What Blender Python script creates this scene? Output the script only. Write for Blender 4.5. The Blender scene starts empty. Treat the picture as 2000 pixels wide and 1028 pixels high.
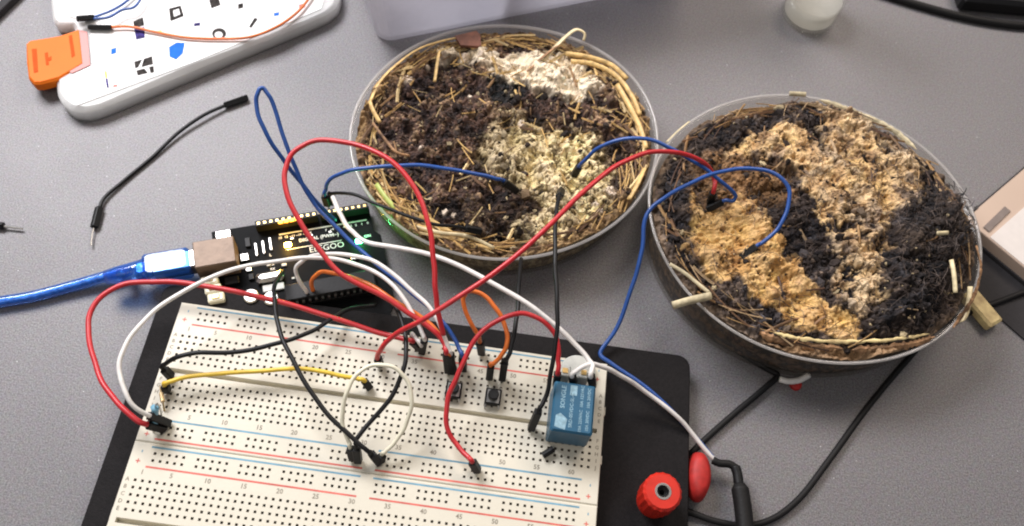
import bpy, math, random
import numpy as np
from mathutils import Vector, Matrix
random.seed(7); rng = np.random.default_rng(11)
S = 0.001                      # everything below is written in millimetres
# ------------------------------------------------------------------ camera
RC = np.array([[0.9891047578, 0.1183451982, 0.0875567938],
               [0.1457276263, -0.8714053245, -0.4684188503],
               [0.0208623346, 0.4760747572, -0.8791573173]])
CC = np.array([33.60, -117.0432, 311.2852]); FP = 1690.0
def U(px, py, z):
    """pixel of the photograph -> point (mm) at height z (0 = top of the breadboard)"""
    d = RC.T @ np.array([(px-1000)/FP, (py-514)/FP, 1.0])
    return Vector(CC + d*((z-CC[2])/d[2]))
sc = bpy.context.scene
COL = sc.collection
cam = bpy.data.cameras.new('camera'); camo = bpy.data.objects.new('camera', cam); COL.objects.link(camo)
cam.sensor_width = 36; cam.lens = FP/2000*36; cam.clip_start = 0.01; cam.clip_end = 50
m = Matrix([[RC[0][0], -RC[1][0], -RC[2][0]], [RC[0][1], -RC[1][1], -RC[2][1]], [RC[0][2], -RC[1][2], -RC[2][2]]]).to_4x4()
m.translation = Vector(CC)*S
camo.matrix_world = m
cam.dof.use_dof = True; cam.dof.focus_distance = 0.33; cam.dof.aperture_fstop = 14.0
sc.camera = camo
sc.cycles.filter_width = 2.0; sc.cycles.transparent_max_bounces = 24; sc.cycles.max_bounces = 12
DZ = -17.0                     # the desk top
# ------------------------------------------------------------------ materials
def new_mat(name):
    mt = bpy.data.materials.new(name); mt.use_nodes = True
    nt = mt.node_tree; b = nt.nodes['Principled BSDF']
    return mt, nt, b
def mat(name, col, rough=.5, metal=0, var=.12, vscale=300, bump=0, bscale=900, spec=.5, trans=0, emit=None, estr=0, alpha=1, sss=0, coat=0):
    mt, nt, b = new_mat(name)
    n = nt.nodes.new('ShaderNodeTexNoise'); n.inputs['Scale'].default_value = vscale; n.inputs['Detail'].default_value = 6
    tc = nt.nodes.new('ShaderNodeTexCoord'); nt.links.new(tc.outputs['Object'], n.inputs['Vector'])
    r = nt.nodes.new('ShaderNodeValToRGB')
    r.color_ramp.elements[0].position = .3; r.color_ramp.elements[1].position = .7
    r.color_ramp.elements[0].color = [c*(1-var) for c in col]+[1]
    r.color_ramp.elements[1].color = [min(1, c*(1+var)) for c in col]+[1]
    nt.links.new(n.outputs['Fac'], r.inputs['Fac']); nt.links.new(r.outputs['Color'], b.inputs['Base Color'])
    b.inputs['Roughness'].default_value = rough; b.inputs['Metallic'].default_value = metal
    b.inputs['Specular IOR Level'].default_value = spec; b.inputs['Transmission Weight'].default_value = trans
    b.inputs['Alpha'].default_value = alpha; b.inputs['Coat Weight'].default_value = coat
    if sss:
        b.inputs['Subsurface Weight'].default_value = sss; b.inputs['Subsurface Scale'].default_value = .004 if sss < .5 else .02
        b.inputs['Subsurface Radius'].default_value = (1, 1, 1)
    if emit:
        b.inputs['Emission Color'].default_value = (*emit, 1); b.inputs['Emission Strength'].default_value = estr
    if bump:
        n2 = nt.nodes.new('ShaderNodeTexNoise'); n2.inputs['Scale'].default_value = bscale; n2.inputs['Detail'].default_value = 4
        nt.links.new(tc.outputs['Object'], n2.inputs['Vector'])
        bp = nt.nodes.new('ShaderNodeBump'); bp.inputs['Strength'].default_value = bump; bp.inputs['Distance'].default_value = .0004
        nt.links.new(n2.outputs['Fac'], bp.inputs['Height']); nt.links.new(bp.outputs['Normal'], b.inputs['Normal'])
    return mt
def clear_mat(name, tint=(1, 1, 1), milky=.1, mcol=(.8, .8, .8), rough=.06, gloss=1.0):
    """clear or milky plastic: transparent with a fresnel gloss and some diffuse scatter"""
    mt = bpy.data.materials.new(name); mt.use_nodes = True; nt = mt.node_tree; nt.nodes.clear()
    o = nt.nodes.new('ShaderNodeOutputMaterial'); tr = nt.nodes.new('ShaderNodeBsdfTransparent'); tr.inputs['Color'].default_value = (*tint, 1)
    df = nt.nodes.new('ShaderNodeBsdfDiffuse'); tl = nt.nodes.new('ShaderNodeBsdfTranslucent'); gl = nt.nodes.new('ShaderNodeBsdfGlossy')
    df.inputs['Color'].default_value = (*mcol, 1); tl.inputs['Color'].default_value = (*mcol, 1); gl.inputs['Roughness'].default_value = rough
    n = nt.nodes.new('ShaderNodeTexNoise'); n.inputs['Scale'].default_value = 60; n.inputs['Detail'].default_value = 5
    tc = nt.nodes.new('ShaderNodeTexCoord'); nt.links.new(tc.outputs['Object'], n.inputs['Vector'])
    mr = nt.nodes.new('ShaderNodeMapRange'); mr.inputs['To Min'].default_value = milky*.7; mr.inputs['To Max'].default_value = min(1, milky*1.3)
    nt.links.new(n.outputs['Fac'], mr.inputs['Value'])
    m0 = nt.nodes.new('ShaderNodeMixShader'); m0.inputs[0].default_value = .5; nt.links.new(df.outputs[0], m0.inputs[1]); nt.links.new(tl.outputs[0], m0.inputs[2])
    m1 = nt.nodes.new('ShaderNodeMixShader'); nt.links.new(mr.outputs[0], m1.inputs[0]); nt.links.new(tr.outputs[0], m1.inputs[1]); nt.links.new(m0.outputs[0], m1.inputs[2])
    fr = nt.nodes.new('ShaderNodeLayerWeight'); fr.inputs['Blend'].default_value = .28
    mm = nt.nodes.new('ShaderNodeMath'); mm.operation = 'MULTIPLY'; mm.inputs[1].default_value = gloss*.32; nt.links.new(fr.outputs['Facing'], mm.inputs[0]); mm.use_clamp = True
    m2 = nt.nodes.new('ShaderNodeMixShader'); nt.links.new(mm.outputs[0], m2.inputs[0]); nt.links.new(m1.outputs[0], m2.inputs[1]); nt.links.new(gl.outputs[0], m2.inputs[2])
    nt.links.new(m2.outputs[0], o.inputs['Surface'])
    return mt
def desk_mat():
    mt, nt, b = new_mat('desk_laminate')
    tc = nt.nodes.new('ShaderNodeTexCoord')
    def noise(s, d=3, r=.6):
        n = nt.nodes.new('ShaderNodeTexNoise'); n.inputs['Scale'].default_value = s; n.inputs['Detail'].default_value = d
        n.inputs['Roughness'].default_value = r; nt.links.new(tc.outputs['Object'], n.inputs['Vector']); return n
    a = noise(1500, 2, .8); r = nt.nodes.new('ShaderNodeValToRGB'); e = r.color_ramp.elements
    e[0].position = .34; e[0].color = (.094, .088, .091, 1); e[1].position = .66; e[1].color = (.234, .223, .229, 1)
    nt.links.new(a.outputs['Fac'], r.inputs['Fac'])
    c = noise(420, 3, .7)                                    # faint colour mottling of the laminate
    hs = nt.nodes.new('ShaderNodeMixRGB'); hs.blend_type = 'SOFT_LIGHT'; hs.inputs['Fac'].default_value = .16
    nt.links.new(r.outputs['Color'], hs.inputs[1]); nt.links.new(c.outputs['Color'], hs.inputs[2])
    v = nt.nodes.new('ShaderNodeTexVoronoi'); v.inputs['Scale'].default_value = 420; nt.links.new(tc.outputs['Object'], v.inputs['Vector'])
    lt = nt.nodes.new('ShaderNodeMath'); lt.operation = 'LESS_THAN'; lt.inputs[1].default_value = .10; nt.links.new(v.outputs['Distance'], lt.inputs[0])
    sp = nt.nodes.new('ShaderNodeSeparateColor'); nt.links.new(v.outputs['Color'], sp.inputs[0])
    gt = nt.nodes.new('ShaderNodeMath'); gt.operation = 'GREATER_THAN'; gt.inputs[1].default_value = .95; nt.links.new(sp.outputs[0], gt.inputs[0])
    mu = nt.nodes.new('ShaderNodeMath'); mu.operation = 'MULTIPLY'; nt.links.new(lt.outputs[0], mu.inputs[0]); nt.links.new(gt.outputs[0], mu.inputs[1])
    mx = nt.nodes.new('ShaderNodeMixRGB'); nt.links.new(mu.outputs[0], mx.inputs['Fac']); nt.links.new(hs.outputs[0], mx.inputs[1]); mx.inputs[2].default_value = (.5, .5, .5, 1)
    nt.links.new(mx.outputs[0], b.inputs['Base Color'])
    w = noise(14, 5); mr = nt.nodes.new('ShaderNodeMapRange'); mr.inputs['To Min'].default_value = .40; mr.inputs['To Max'].default_value = .56
    nt.links.new(w.outputs['Fac'], mr.inputs['Value']); nt.links.new(mr.outputs[0], b.inputs['Roughness'])
    bp = nt.nodes.new('ShaderNodeBump'); bp.inputs['Strength'].default_value = .35; bp.inputs['Distance'].default_value = .0003
    nt.links.new(a.outputs['Fac'], bp.inputs['Height']); nt.links.new(bp.outputs['Normal'], b.inputs['Normal'])
    return mt
def attr_mat(name, rough=.85, bump=.6, spec=.3):
    mt, nt, b = new_mat(name)
    at = nt.nodes.new('ShaderNodeAttribute'); at.attribute_name = 'tone'
    tc = nt.nodes.new('ShaderNodeTexCoord')
    n = nt.nodes.new('ShaderNodeTexNoise'); n.inputs['Scale'].default_value = 1400; n.inputs['Detail'].default_value = 4
    nt.links.new(tc.outputs['Object'], n.inputs['Vector'])
    mr = nt.nodes.new('ShaderNodeMapRange'); mr.inputs['From Min'].default_value = .3; mr.inputs['From Max'].default_value = .7
    mr.inputs['To Min'].default_value = .74; mr.inputs['To Max'].default_value = 1.24; nt.links.new(n.outputs['Fac'], mr.inputs['Value'])
    vm = nt.nodes.new('ShaderNodeVectorMath'); vm.operation = 'MULTIPLY'
    nt.links.new(at.outputs['Color'], vm.inputs[0]); nt.links.new(mr.outputs[0], vm.inputs[1]); nt.links.new(vm.outputs[0], b.inputs['Base Color'])
    b.inputs['Roughness'].default_value = rough; b.inputs['Specular IOR Level'].default_value = spec
    bp = nt.nodes.new('ShaderNodeBump'); bp.inputs['Strength'].default_value = bump; bp.inputs['Distance'].default_value = .0005
    nt.links.new(n.outputs['Fac'], bp.inputs['Height']); nt.links.new(bp.outputs['Normal'], b.inputs['Normal'])
    return mt
M = dict(
 desk=desk_mat(),
 cream=mat('cream_plastic', (.67, .63, .52), .45, var=.03, vscale=40, bump=.1, sss=.15),
 hole=mat('contact_hole', (.15, .125, .09), .7),
 printr=mat('red_print', (.62, .13, .10), .6, var=.25, vscale=200), printb=mat('blue_print', (.14, .30, .40), .6, var=.25, vscale=200),
 printk=mat('dark_print', (.24, .21, .16), .7, var=.3),
 plate=mat('black_powder_coat', (.0075, .0062, .0066), .75, var=.35, vscale=900, bump=.5, bscale=1600, spec=.22),
 black=mat('black_plastic', (.006, .006, .0065), .5, bump=.15, spec=.3), blackw=mat('black_insulation', (.007, .007, .0075), .45, spec=.3),
 rubber=mat('black_rubber', (.007, .0065, .0065), .6, bump=.2, spec=.3),
 red=mat('red_insulation', (.50, .022, .028), .36), reddk=mat('dark_red_insulation', (.42, .02, .04), .36), white=mat('white_insulation', (.76, .73, .69), .36),
 blue=mat('blue_insulation', (.018, .075, .29), .36), orange=mat('orange_insulation', (.70, .16, .025), .36), yellow=mat('yellow_insulation', (.74, .50, .05), .4),
 creamw=mat('cream_insulation', (.74, .70, .54), .4),
 relay=mat('blue_relay_case', (.018, .095, .170), .4, var=.12, vscale=150), relayp=mat('relay_print', (.22, .36, .43), .6, var=.3, vscale=700),
 steel=mat('steel', (.62, .60, .57), .3, 1), brass=mat('gold_plating', (.75, .52, .22), .35, 1), tin=mat('brown_reflecting_tin', (.20, .14, .10), .5, .3, bump=.2),  # socket tin: a brown reflection is put into its base colour
 pcb=mat('black_circuit_board', (.003, .0033, .004), .55, var=.4, vscale=250, bump=.1, spec=.08), reddull=mat('dull_red_plastic', (.40, .016, .012), .6, var=.25, vscale=300), goldglow=mat('lamp_glow_gold', (.95, .48, .05), .35, .6), silk=mat('white_silkscreen', (.72, .72, .70), .6),  # the orange gold holds the yellow lamp's glow as base colour
 ledy=mat('lit_yellow_lamp', (1, .7, .2), .4, emit=(1, .55, .08), estr=110), ledg=mat('lit_green_lamp', (.3, 1, .5), .4, emit=(.07, 1, .25), estr=70),
 redp=mat('red_plastic', (.56, .020, .008), .42), pale=mat('pale_ceramic', (.55, .56, .52), .5),
 resist=mat('light_blue_resistor', (.17, .36, .47), .45), tan=mat('tan_lead', (.50, .36, .18), .4, .4),
 usb=clear_mat('clear_blue_plastic', (.42, .66, 1), .30, (.06, .24, .75), .12, 2.0), usbin=mat('blue_braid', (.20, .38, .74), .3, .5, var=.7, vscale=500),
 lid=mat('milky_white_plastic', (.72, .71, .68), .45, var=.03, vscale=30, sss=.9), paper=mat('white_paper', (.82, .815, .80), .8, var=.02, vscale=50),
 latch=mat('orange_latch_plastic', (.74, .155, .010), .5, var=.06, vscale=60, spec=.15), latchd=mat('deep_orange', (.52, .07, .004), .6, spec=.1),
 pinkp=mat('pink_tinted_plastic', (.50, .19, .17), .5, var=.06, vscale=60),
 hexb=mat('blue_ink', (.012, .13, .55), .6, spec=.1), purp=mat('purple_ink', (.035, .025, .14), .6, var=.6, vscale=600, spec=.1), inkg=mat('grey_ink', (.03, .026, .024), .7, var=.9, vscale=480, spec=.1),
 paleb=mat('pale_blue_ink', (.62, .76, .84), .7), inky=mat('yellow_ink', (.85, .55, .08), .7),
 dish=clear_mat('clear_dish_plastic', (.95, .94, .92), .035, (.75, .70, .62), .10, .7), rim=clear_mat('clear_rim_plastic', (.9, .9, .9), .42, (.80, .77, .74), .10, 1.2),
 tub=clear_mat('milky_tub_plastic', (.92, .92, .95), .62, (.66, .65, .69), .28, .9),
 vial=clear_mat('clear_glass', (.99, .99, .98), .05, (.9, .9, .9), .03, 1.3), water=clear_mat('refraction_bright_water', (.97, .96, .93), .62, (.97, .95, .88), .05, .5),  # water is clear; its refracted cream brightness is put into a milky colour
 soil=attr_mat('substrate_surface'), crumb=attr_mat('crumb', .8, .8), straw=attr_mat('straw', .6, .5, .4),
 wood=mat('pale_wood', (.80, .58, .28), .6, var=.4, vscale=160, bump=.5), bark=mat('brown_bark', (.30, .165, .08), .7, var=.85, vscale=170, bump=.9),
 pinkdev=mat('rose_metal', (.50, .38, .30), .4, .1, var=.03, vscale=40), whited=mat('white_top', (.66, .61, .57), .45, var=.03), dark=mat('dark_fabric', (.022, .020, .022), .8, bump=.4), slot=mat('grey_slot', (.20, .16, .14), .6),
)
# ------------------------------------------------------------------ mesh helpers
def tag(o, label=None, cat=None, group=None, kind=None):
    if label: o['label'] = label
    if cat: o['category'] = cat
    if group: o['group'] = group
    if kind: o['kind'] = kind
    return o
def empty(name, loc=(0, 0, 0)):
    o = bpy.data.objects.new(name, None); COL.objects.link(o); o.location = Vector(loc)*S; o.empty_display_size = .005
    return o
class MB:
    def __init__(s): s.v = []; s.f = []; s.mi = []
    def add(s, vs, fs, mi=0):
        k = len(s.v); s.v += [tuple(v) for v in vs]; s.f += [tuple(i+k for i in f) for f in fs]; s.mi += [mi]*len(fs); return s
    def box(s, c, size, X=None, Y=None, Z=None, mi=0, ch=0):
        """box centred at c; axes X, Y, Z; ch = chamfer of the top rim"""
        c = Vector(c); X = Vector(X or (1, 0, 0)).normalized(); Z = Vector(Z or (0, 0, 1)).normalized(); Y = Vector(Y) if Y else Z.cross(X); Y.normalize()
        hx, hy, hz = [q/2 for q in size]
        if not ch:
            vs = [c+X*(a*hx)+Y*(b*hy)+Z*(d*hz) for d in (-1, 1) for a, b in ((-1, -1), (1, -1), (1, 1), (-1, 1))]
            s.add(vs, [(3, 2, 1, 0), (4, 5, 6, 7), (0, 1, 5, 4), (1, 2, 6, 5), (2, 3, 7, 6), (3, 0, 4, 7)], mi)
        else:
            ch = min(ch, hx*.9, hy*.9, hz*.9); L = []
            for z, i in ((-hz, ch), (-hz+ch, 0), (hz-ch, 0), (hz, ch)):
                ax, ay = hx-i, hy-i; cc = ch*.8
                L.append([c+X*a+Y*b+Z*z for a, b in ((-ax+cc, -ay), (ax-cc, -ay), (ax, -ay+cc), (ax, ay-cc), (ax-cc, ay), (-ax+cc, ay), (-ax, ay-cc), (-ax, -ay+cc))])
            vs = sum(L, []); fs = [tuple(range(7, -1, -1)), tuple(range(24, 32))]
            for r in range(3):
                for k in range(8): fs.append((r*8+k, r*8+(k+1) % 8, (r+1)*8+(k+1) % 8, (r+1)*8+k))
            s.add(vs, fs, mi)
        return s
    def prism(s, pts, z0, z1, mi=0, inset=0):
        """outline (list of 2D points, counter-clockwise) extruded from z0 to z1"""
        n = len(pts); a = sum(pts[i][0]*pts[(i+1) % n][1]-pts[(i+1) % n][0]*pts[i][1] for i in range(n))
        if a < 0: pts = pts[::-1]
        vs = [(p[0], p[1], z0) for p in pts]+[(p[0], p[1], z1-inset) for p in pts]; fs = [tuple(range(n-1, -1, -1))]
        fs += [(i, (i+1) % n, n+(i+1) % n, n+i) for i in range(n)]
        if inset:
            cx = sum(p[0] for p in pts)/n; cy = sum(p[1] for p in pts)/n; top = []
            for p in pts:
                d = Vector((cx-p[0], cy-p[1])).normalized()*inset; top.append((p[0]+d.x, p[1]+d.y, z1))
            vs += top; fs += [(n+i, n+(i+1) % n, 2*n+(i+1) % n, 2*n+i) for i in range(n)]; fs.append(tuple(range(2*n, 3*n)))
        else: fs.append(tuple(range(n, 2*n)))
        return s.add(vs, fs, mi)
    def lathe(s, c, prof, n=32, Z=None, mi=0, sx=1, sy=1, closed=True):
        c = Vector(c); Z = Vector(Z or (0, 0, 1)).normalized(); X = Z.orthogonal().normalized() if Z.z < .999 else Vector((1, 0, 0)); Y = Z.cross(X)
        vs = [c+X*(r*math.cos(2*math.pi*k/n)*sx)+Y*(r*math.sin(2*math.pi*k/n)*sy)+Z*z for r, z in prof for k in range(n)]
        fs = [(i*n+k, i*n+(k+1) % n, (i+1)*n+(k+1) % n, (i+1)*n+k) for i in range(len(prof)-1) for k in range(n)]
        if closed: fs += [tuple(range(n-1, -1, -1)), tuple((len(prof)-1)*n+k for k in range(n))]
        return s.add(vs, fs, mi)
    def tube(s, pts, r, n=10, mi=0, rfun=None, flat=1):
        pts = [Vector(p) for p in pts]; N = len(pts); T = [(pts[min(i+1, N-1)]-pts[max(i-1, 0)]).normalized() for i in range(N)]
        a = T[0].orthogonal().normalized(); vs = []
        for i in range(N):
            a = (a-T[i]*a.dot(T[i])).normalized(); b = T[i].cross(a); q = rfun(i/(N-1)) if rfun else r
            vs += [pts[i]+a*(q*math.cos(2*math.pi*k/n))+b*(q*flat*math.sin(2*math.pi*k/n)) for k in range(n)]
        fs = [(i*n+k, i*n+(k+1) % n, (i+1)*n+(k+1) % n, (i+1)*n+k) for i in range(N-1) for k in range(n)]
        fs += [tuple(range(n-1, -1, -1)), tuple((N-1)*n+k for k in range(n))]
        return s.add(vs, fs, mi)
    def build(s, name, mats, parent=None, smooth=False, origin=None, world=False):
        """vertices are in scene mm; the object sits at `origin` (or at its parent)"""
        if not isinstance(mats, (list, tuple)): mats = [mats]
        o0 = Vector(origin) if origin is not None else (parent.matrix_world.translation/S if parent else Vector((0, 0, 0)))
        if parent is None and origin is None and s.v:
            A = np.array(s.v); o0 = Vector(((A[:, 0].min()+A[:, 0].max())/2, (A[:, 1].min()+A[:, 1].max())/2, A[:, 2].min()))
        me = bpy.data.meshes.new(name); me.from_pydata([((Vector(v)-o0)*S)[:] for v in s.v], [], s.f); me.update()
        for mm in mats: me.materials.append(mm)
        if any(s.mi): me.polygons.foreach_set('material_index', s.mi)
        if smooth: me.polygons.foreach_set('use_smooth', [True]*len(me.polygons))
        o = bpy.data.objects.new(name, me); COL.objects.link(o); o.location = o0*S
        if parent:
            pw = parent.matrix_world.translation; o.parent = parent; o.location = o0*S-pw
        bpy.context.view_layer.update()
        return o
def root(name, loc):
    o = empty(name, loc); bpy.context.view_layer.update(); return o
def smoothp(pts, sub=9):
    P = [Vector(p) for p in pts]; P = [P[0]*2-P[1]]+P+[P[-1]*2-P[-2]]; out = []
    for i in range(1, len(P)-2):
        p0, p1, p2, p3 = P[i-1:i+3]
        t0 = 0; t1 = t0+max((p1-p0).length, 1e-3)**.5; t2 = t1+max((p2-p1).length, 1e-3)**.5; t3 = t2+max((p3-p2).length, 1e-3)**.5
        for k in range(sub):
            t = t1+(t2-t1)*k/sub
            a1 = p0*((t1-t)/(t1-t0))+p1*((t-t0)/(t1-t0)); a2 = p1*((t2-t)/(t2-t1))+p2*((t-t1)/(t2-t1)); a3 = p2*((t3-t)/(t3-t2))+p3*((t-t2)/(t3-t2))
            b1 = a1*((t2-t)/(t2-t0))+a2*((t-t0)/(t2-t0)); b2 = a2*((t3-t)/(t3-t1))+a3*((t-t1)/(t3-t1))
            out.append(b1*((t2-t)/(t2-t1))+b2*((t-t1)/(t2-t1)))
    out.append(P[-2]); return out
def text_mesh(txt, size, loc, rot, name='x', depth=.02):
    """returns (verts, faces) in mm of flat lettering"""
    cu = bpy.data.curves.new('t', 'FONT'); cu.body = txt; cu.size = size; cu.align_x = 'CENTER'; cu.align_y = 'CENTER'; cu.resolution_u = 2; cu.offset = .02*size*(size < 3.3)
    o = bpy.data.objects.new('t', cu); COL.objects.link(o); dg = bpy.context.evaluated_depsgraph_get(); dg.update()
    me = bpy.data.meshes.new_from_object(o.evaluated_get(dg)); c, s_ = math.cos(rot), math.sin(rot)
    vs = [(loc[0]+v.co.x*c-v.co.y*s_, loc[1]+v.co.x*s_+v.co.y*c, loc[2]) for v in me.vertices]; fs = [tuple(p.vertices) for p in me.polygons]
    bpy.data.objects.remove(o); bpy.data.curves.remove(cu); bpy.data.meshes.remove(me)
    return vs, fs
# ------------------------------------------------------------------ desk
g = MB(); g.add([(-900, -700, DZ), (1100, -700, DZ), (1100, 1100, DZ), (-900, 1100, DZ)], [(0, 1, 2, 3)])
g.add([(-900, -700, DZ-25), (1100, -700, DZ-25), (1100, 1100, DZ-25), (-900, 1100, DZ-25)], [(3, 2, 1, 0)])
tag(g.build('desk', M['desk'], origin=(0, 0, DZ)), kind='structure')
# ------------------------------------------------------------------ breadboard on its black plate
PT = 2.54; RR = 2.9; DD = 21.65
bb = root('breadboard', (0, -40, DZ))
tag(bb, 'large cream solderless breadboard mounted on a black base plate, full of holes and wires', 'breadboard')
pc = []
PA, PB = (-95, 24.0), (118, 25.5); PC_, PD = (119.5, -140), (-95, -140)
def rc(p, r, a0):   # rounded corner
    return [(p[0]+r*math.cos(math.radians(a0+k*15)), p[1]+r*math.sin(math.radians(a0+k*15))) for k in range(7)]
out = rc((PC_[0]-5, PC_[1]+5), 5, -90)+rc((PB[0]-5, PB[1]-5), 5, 0)+rc((PA[0]+4, PA[1]-4), 4, 90)+rc((PD[0]+4, PD[1]+4), 4, 180)
MB().prism(out, -11, -8.55, inset=.5).build('base_plate', M['plate'], bb)
for q in ((-84, 12), (108, 14), (-84, -128), (108, -128)):
    MB().lathe((q[0], q[1], DZ+.02), [(5, 0), (5, 4.5), (4, 5.95)], 20).build('rubber_foot', M['rubber'], bb, smooth=False)
def board(yo):
    """one 63 column board: y offset in pitches from row 0 of the first board"""
    half = 10.82; yc = 5.5+yo; x0, x1 = -32.75, 32.75; ytop, ybot = yc-half+.02, yc+half-.02
    Y = lambda y: -y*PT
    rows = {}
    kx = [31*h+6*g_+k-29.5 for h in (0, 1) for g_ in range(5) for k in range(5)]; cx = [c-32 for c in range(1, 64)]
    for y in (-RR-1, -RR, 11+RR, 12+RR): rows[y+yo] = kx
    for y in list(range(0, 5))+list(range(7, 12)): rows[y+yo] = cx
    b = MB(); hb = MB(); hw = .185; ys = sorted(rows)
    def quad(xa, xb, ya, yb, z=0): b.add([(xa*PT, Y(yb), z), (xb*PT, Y(yb), z), (xb*PT, Y(ya), z), (xa*PT, Y(ya), z)], [(0, 1, 2, 3)])
    cur = ytop+.18
    for y in ys:
        if y-.5 > cur+1e-6:
            if abs(y-(7+yo)) < 1e-6:     # the channel
                ya, yb, ca, cb, dz = cur, y-.5, 5.15+yo, 5.85+yo, -2.6
                quad(x0+.1, x1-.1, ya, ca); quad(x0+.1, x1-.1, cb, yb); xe = x1-.9; xs = x0+.9
                quad(x0+.1, xs, ca, cb); quad(xe, x1-.1, ca, cb)
                b.add([(xs*PT, Y(ca), 0), (xe*PT, Y(ca), 0), (xe*PT, Y(ca+.1), dz), (xs*PT, Y(ca+.1), dz), (xs*PT, Y(cb), 0), (xe*PT, Y(cb), 0), (xe*PT, Y(cb-.1), dz), (xs*PT, Y(cb-.1), dz)],
                      [(1, 0, 3, 2), (4, 5, 6, 7), (3, 7, 6, 2), (0, 4, 7, 3), (5, 1, 2, 6)])
            else: quad(x0+.1, x1-.1, cur, y-.5)
        px = x0+.1
        for x in rows[y]:
            if x-.5 > px+1e-6: quad(px, x-.5, y-.5, y+.5)
            a, e_ = x-.5, x+.5; i0, i1, j0, j1 = x-hw, x+hw, y-hw, y+hw
            q = [(a, y-.5), (e_, y-.5), (e_, y+.5), (a, y+.5), (i0, j0), (i1, j0), (i1, j1), (i0, j1)]
            b.add([(p[0]*PT, Y(p[1]), 0) for p in q], [(1, 0, 4, 5), (2, 1, 5, 6), (3, 2, 6, 7), (0, 3, 7, 4)])
            hb.add([(p[0]*PT, Y(p[1]), 0) for p in q[4:]]+[(x*PT+(p[0]-x)*PT*.6, Y(y+(p[1]-y)*.6), -1.6) for p in q[4:]], [(1, 0, 4, 5), (2, 1, 5, 6), (3, 2, 6, 7), (0, 3, 7, 4), (7, 6, 5, 4)])
            px = e_
        quad(px, x1-.1, y-.5, y+.5)
        cur = y+.5
    quad(x0+.1, x1-.1, cur, ybot-.18)
    # sides with a small chamfer
    X0, X1, Ya, Yb = x0*PT, x1*PT, Y(ytop), Y(ybot); i = .1*PT; j = .18*PT
    vs = [(X0+i, Yb+j, 0), (X1-i, Yb+j, 0), (X1-i, Ya-j, 0), (X0+i, Ya-j, 0), (X0, Yb, -.35), (X1, Yb, -.35), (X1, Ya, -.35), (X0, Ya, -.35), (X0, Yb, -8.5), (X1, Yb, -8.5), (X1, Ya, -8.5), (X0, Ya, -8.5)]
    b.add(vs, [(k, 4+k, 4+(k+1) % 4, (k+1) % 4) for k in range(4)]+[(4+k, 8+k, 8+(k+1) % 4, 4+(k+1) % 4) for k in range(4)]+[(11, 10, 9, 8)])
    for yy in (2, 9.5): b.box((X1+.3, Y(yy+yo), -5), (.8, 3.2, 6))
    for yy in (4.6,): b.box((X0-.3, Y(yy+yo), -5), (.8, 4, 6))
    strip = b.build('contact_block', M['cream'], bb); hb.build('hole_array', M['hole'], strip)
    # printing
    pr, pb, pk = MB(), MB(), MB()
    def line(mt_, y, w=.13):
        for xa, xb in ((-30.2, -.9), (.9, 30.2)):
            n = 24; mb_ = MB()
            for k in range(n):
                a = xa+(xb-xa)*k/n; e_ = xa+(xb-xa)*(k+1)/n
                mb_.add([(a*PT, Y(y+w), .03), (e_*PT, Y(y+w), .03), (e_*PT, Y(y-w), .03), (a*PT, Y(y-w), .03)], [(0, 1, 2, 3)])
            mb_.build('rail_line', M[mt_], strip)
    line('printb', -RR-1.85+yo); line('printr', -RR+.95+yo); line('printb', 11+RR-.95+yo); line('printr', 12+RR+.85+yo)
    for sx in (-31.4, 31.4):
        for y, s_, mb_ in ((-RR-1.1, '-', pb), (-RR+.3, '+', pr), (11+RR-.3, '-', pb), (12+RR+.3, '+', pr)):
            MB().add(*text_mesh(s_, 3.2, (sx*PT, Y(y+yo), .03), math.pi/2)).build('polarity_mark', M['printb' if s_ == '-' else 'printr'], strip)
    for n in [1]+list(range(5, 61, 5)):
        for y in (-1.15, 12.1): pk.add(*text_mesh(str(n), 2.35, ((n-32+.6)*PT, Y(y+yo), .03), 0))
    for k, r in enumerate([0, 1, 2, 3, 4, 7, 8, 9, 10, 11]):
        for sx in (-32.05, 32.05): pk.add(*text_mesh('ABCDEFGHIJ'[k], 1.9, (sx*PT, Y(r+yo), .03), 0))
    pk.build('number_marking', M['printk'], strip)
    return strip
board(0); board(DD)
# ------------------------------------------------------------------ red binding posts
def post(c, z0):
    r = root('binding_post', (c[0], c[1], z0))
    MB().lathe((c[0], c[1], z0), [(6.3, 0), (6.3, 3.2), (5.6, 4.2)], 28).build('collar', M['redp'], r, smooth=False)
    mb_ = MB(); n = 36; prof = [(6.0, 4.25), (6.9, 5.2), (6.9, 14.5), (6.1, 15.6), (3.0, 15.6)]
    vs = []; fs = []
    for q, (rr, z) in enumerate(prof):
        for k in range(n):
            f = 1+(.035 if k % 2 else -.0)*(1 if 0 < q < 3 else 0); a = 2*math.pi*k/n; vs.append((c[0]+rr*f*math.cos(a), c[1]+rr*f*math.sin(a), z0+z))
    for q in range(len(prof)-1): fs += [(q*n+k, q*n+(k+1) % n, (q+1)*n+(k+1) % n, (q+1)*n+k) for k in range(n)]
    mb_.add(vs, fs).build('knob', M['redp'], r)
    MB().lathe((c[0], c[1], z0+4.2), [(3.0, 0), (3.0, 11.6), (2.2, 11.6), (2.2, 4), (.1, 4)], 24, closed=False).build('socket', M['steel'], r)
    MB().lathe((c[0], c[1], z0+9), [(2.15, 0), (2.15, 4.6), (1.0, 4.6), (.9, 1)], 20, closed=False).build('bore', M['black'], r)
    return r
pp = U(1272, 984, -8.5)
tag(post((pp.x+.6, pp.y+1), -8.5), 'red screw binding post standing on the black base plate', 'binding post', 'red binding post parts')
q = U(1362, 932, -13)
r_ = root('binding_post', (q.x, q.y, DZ))
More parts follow.
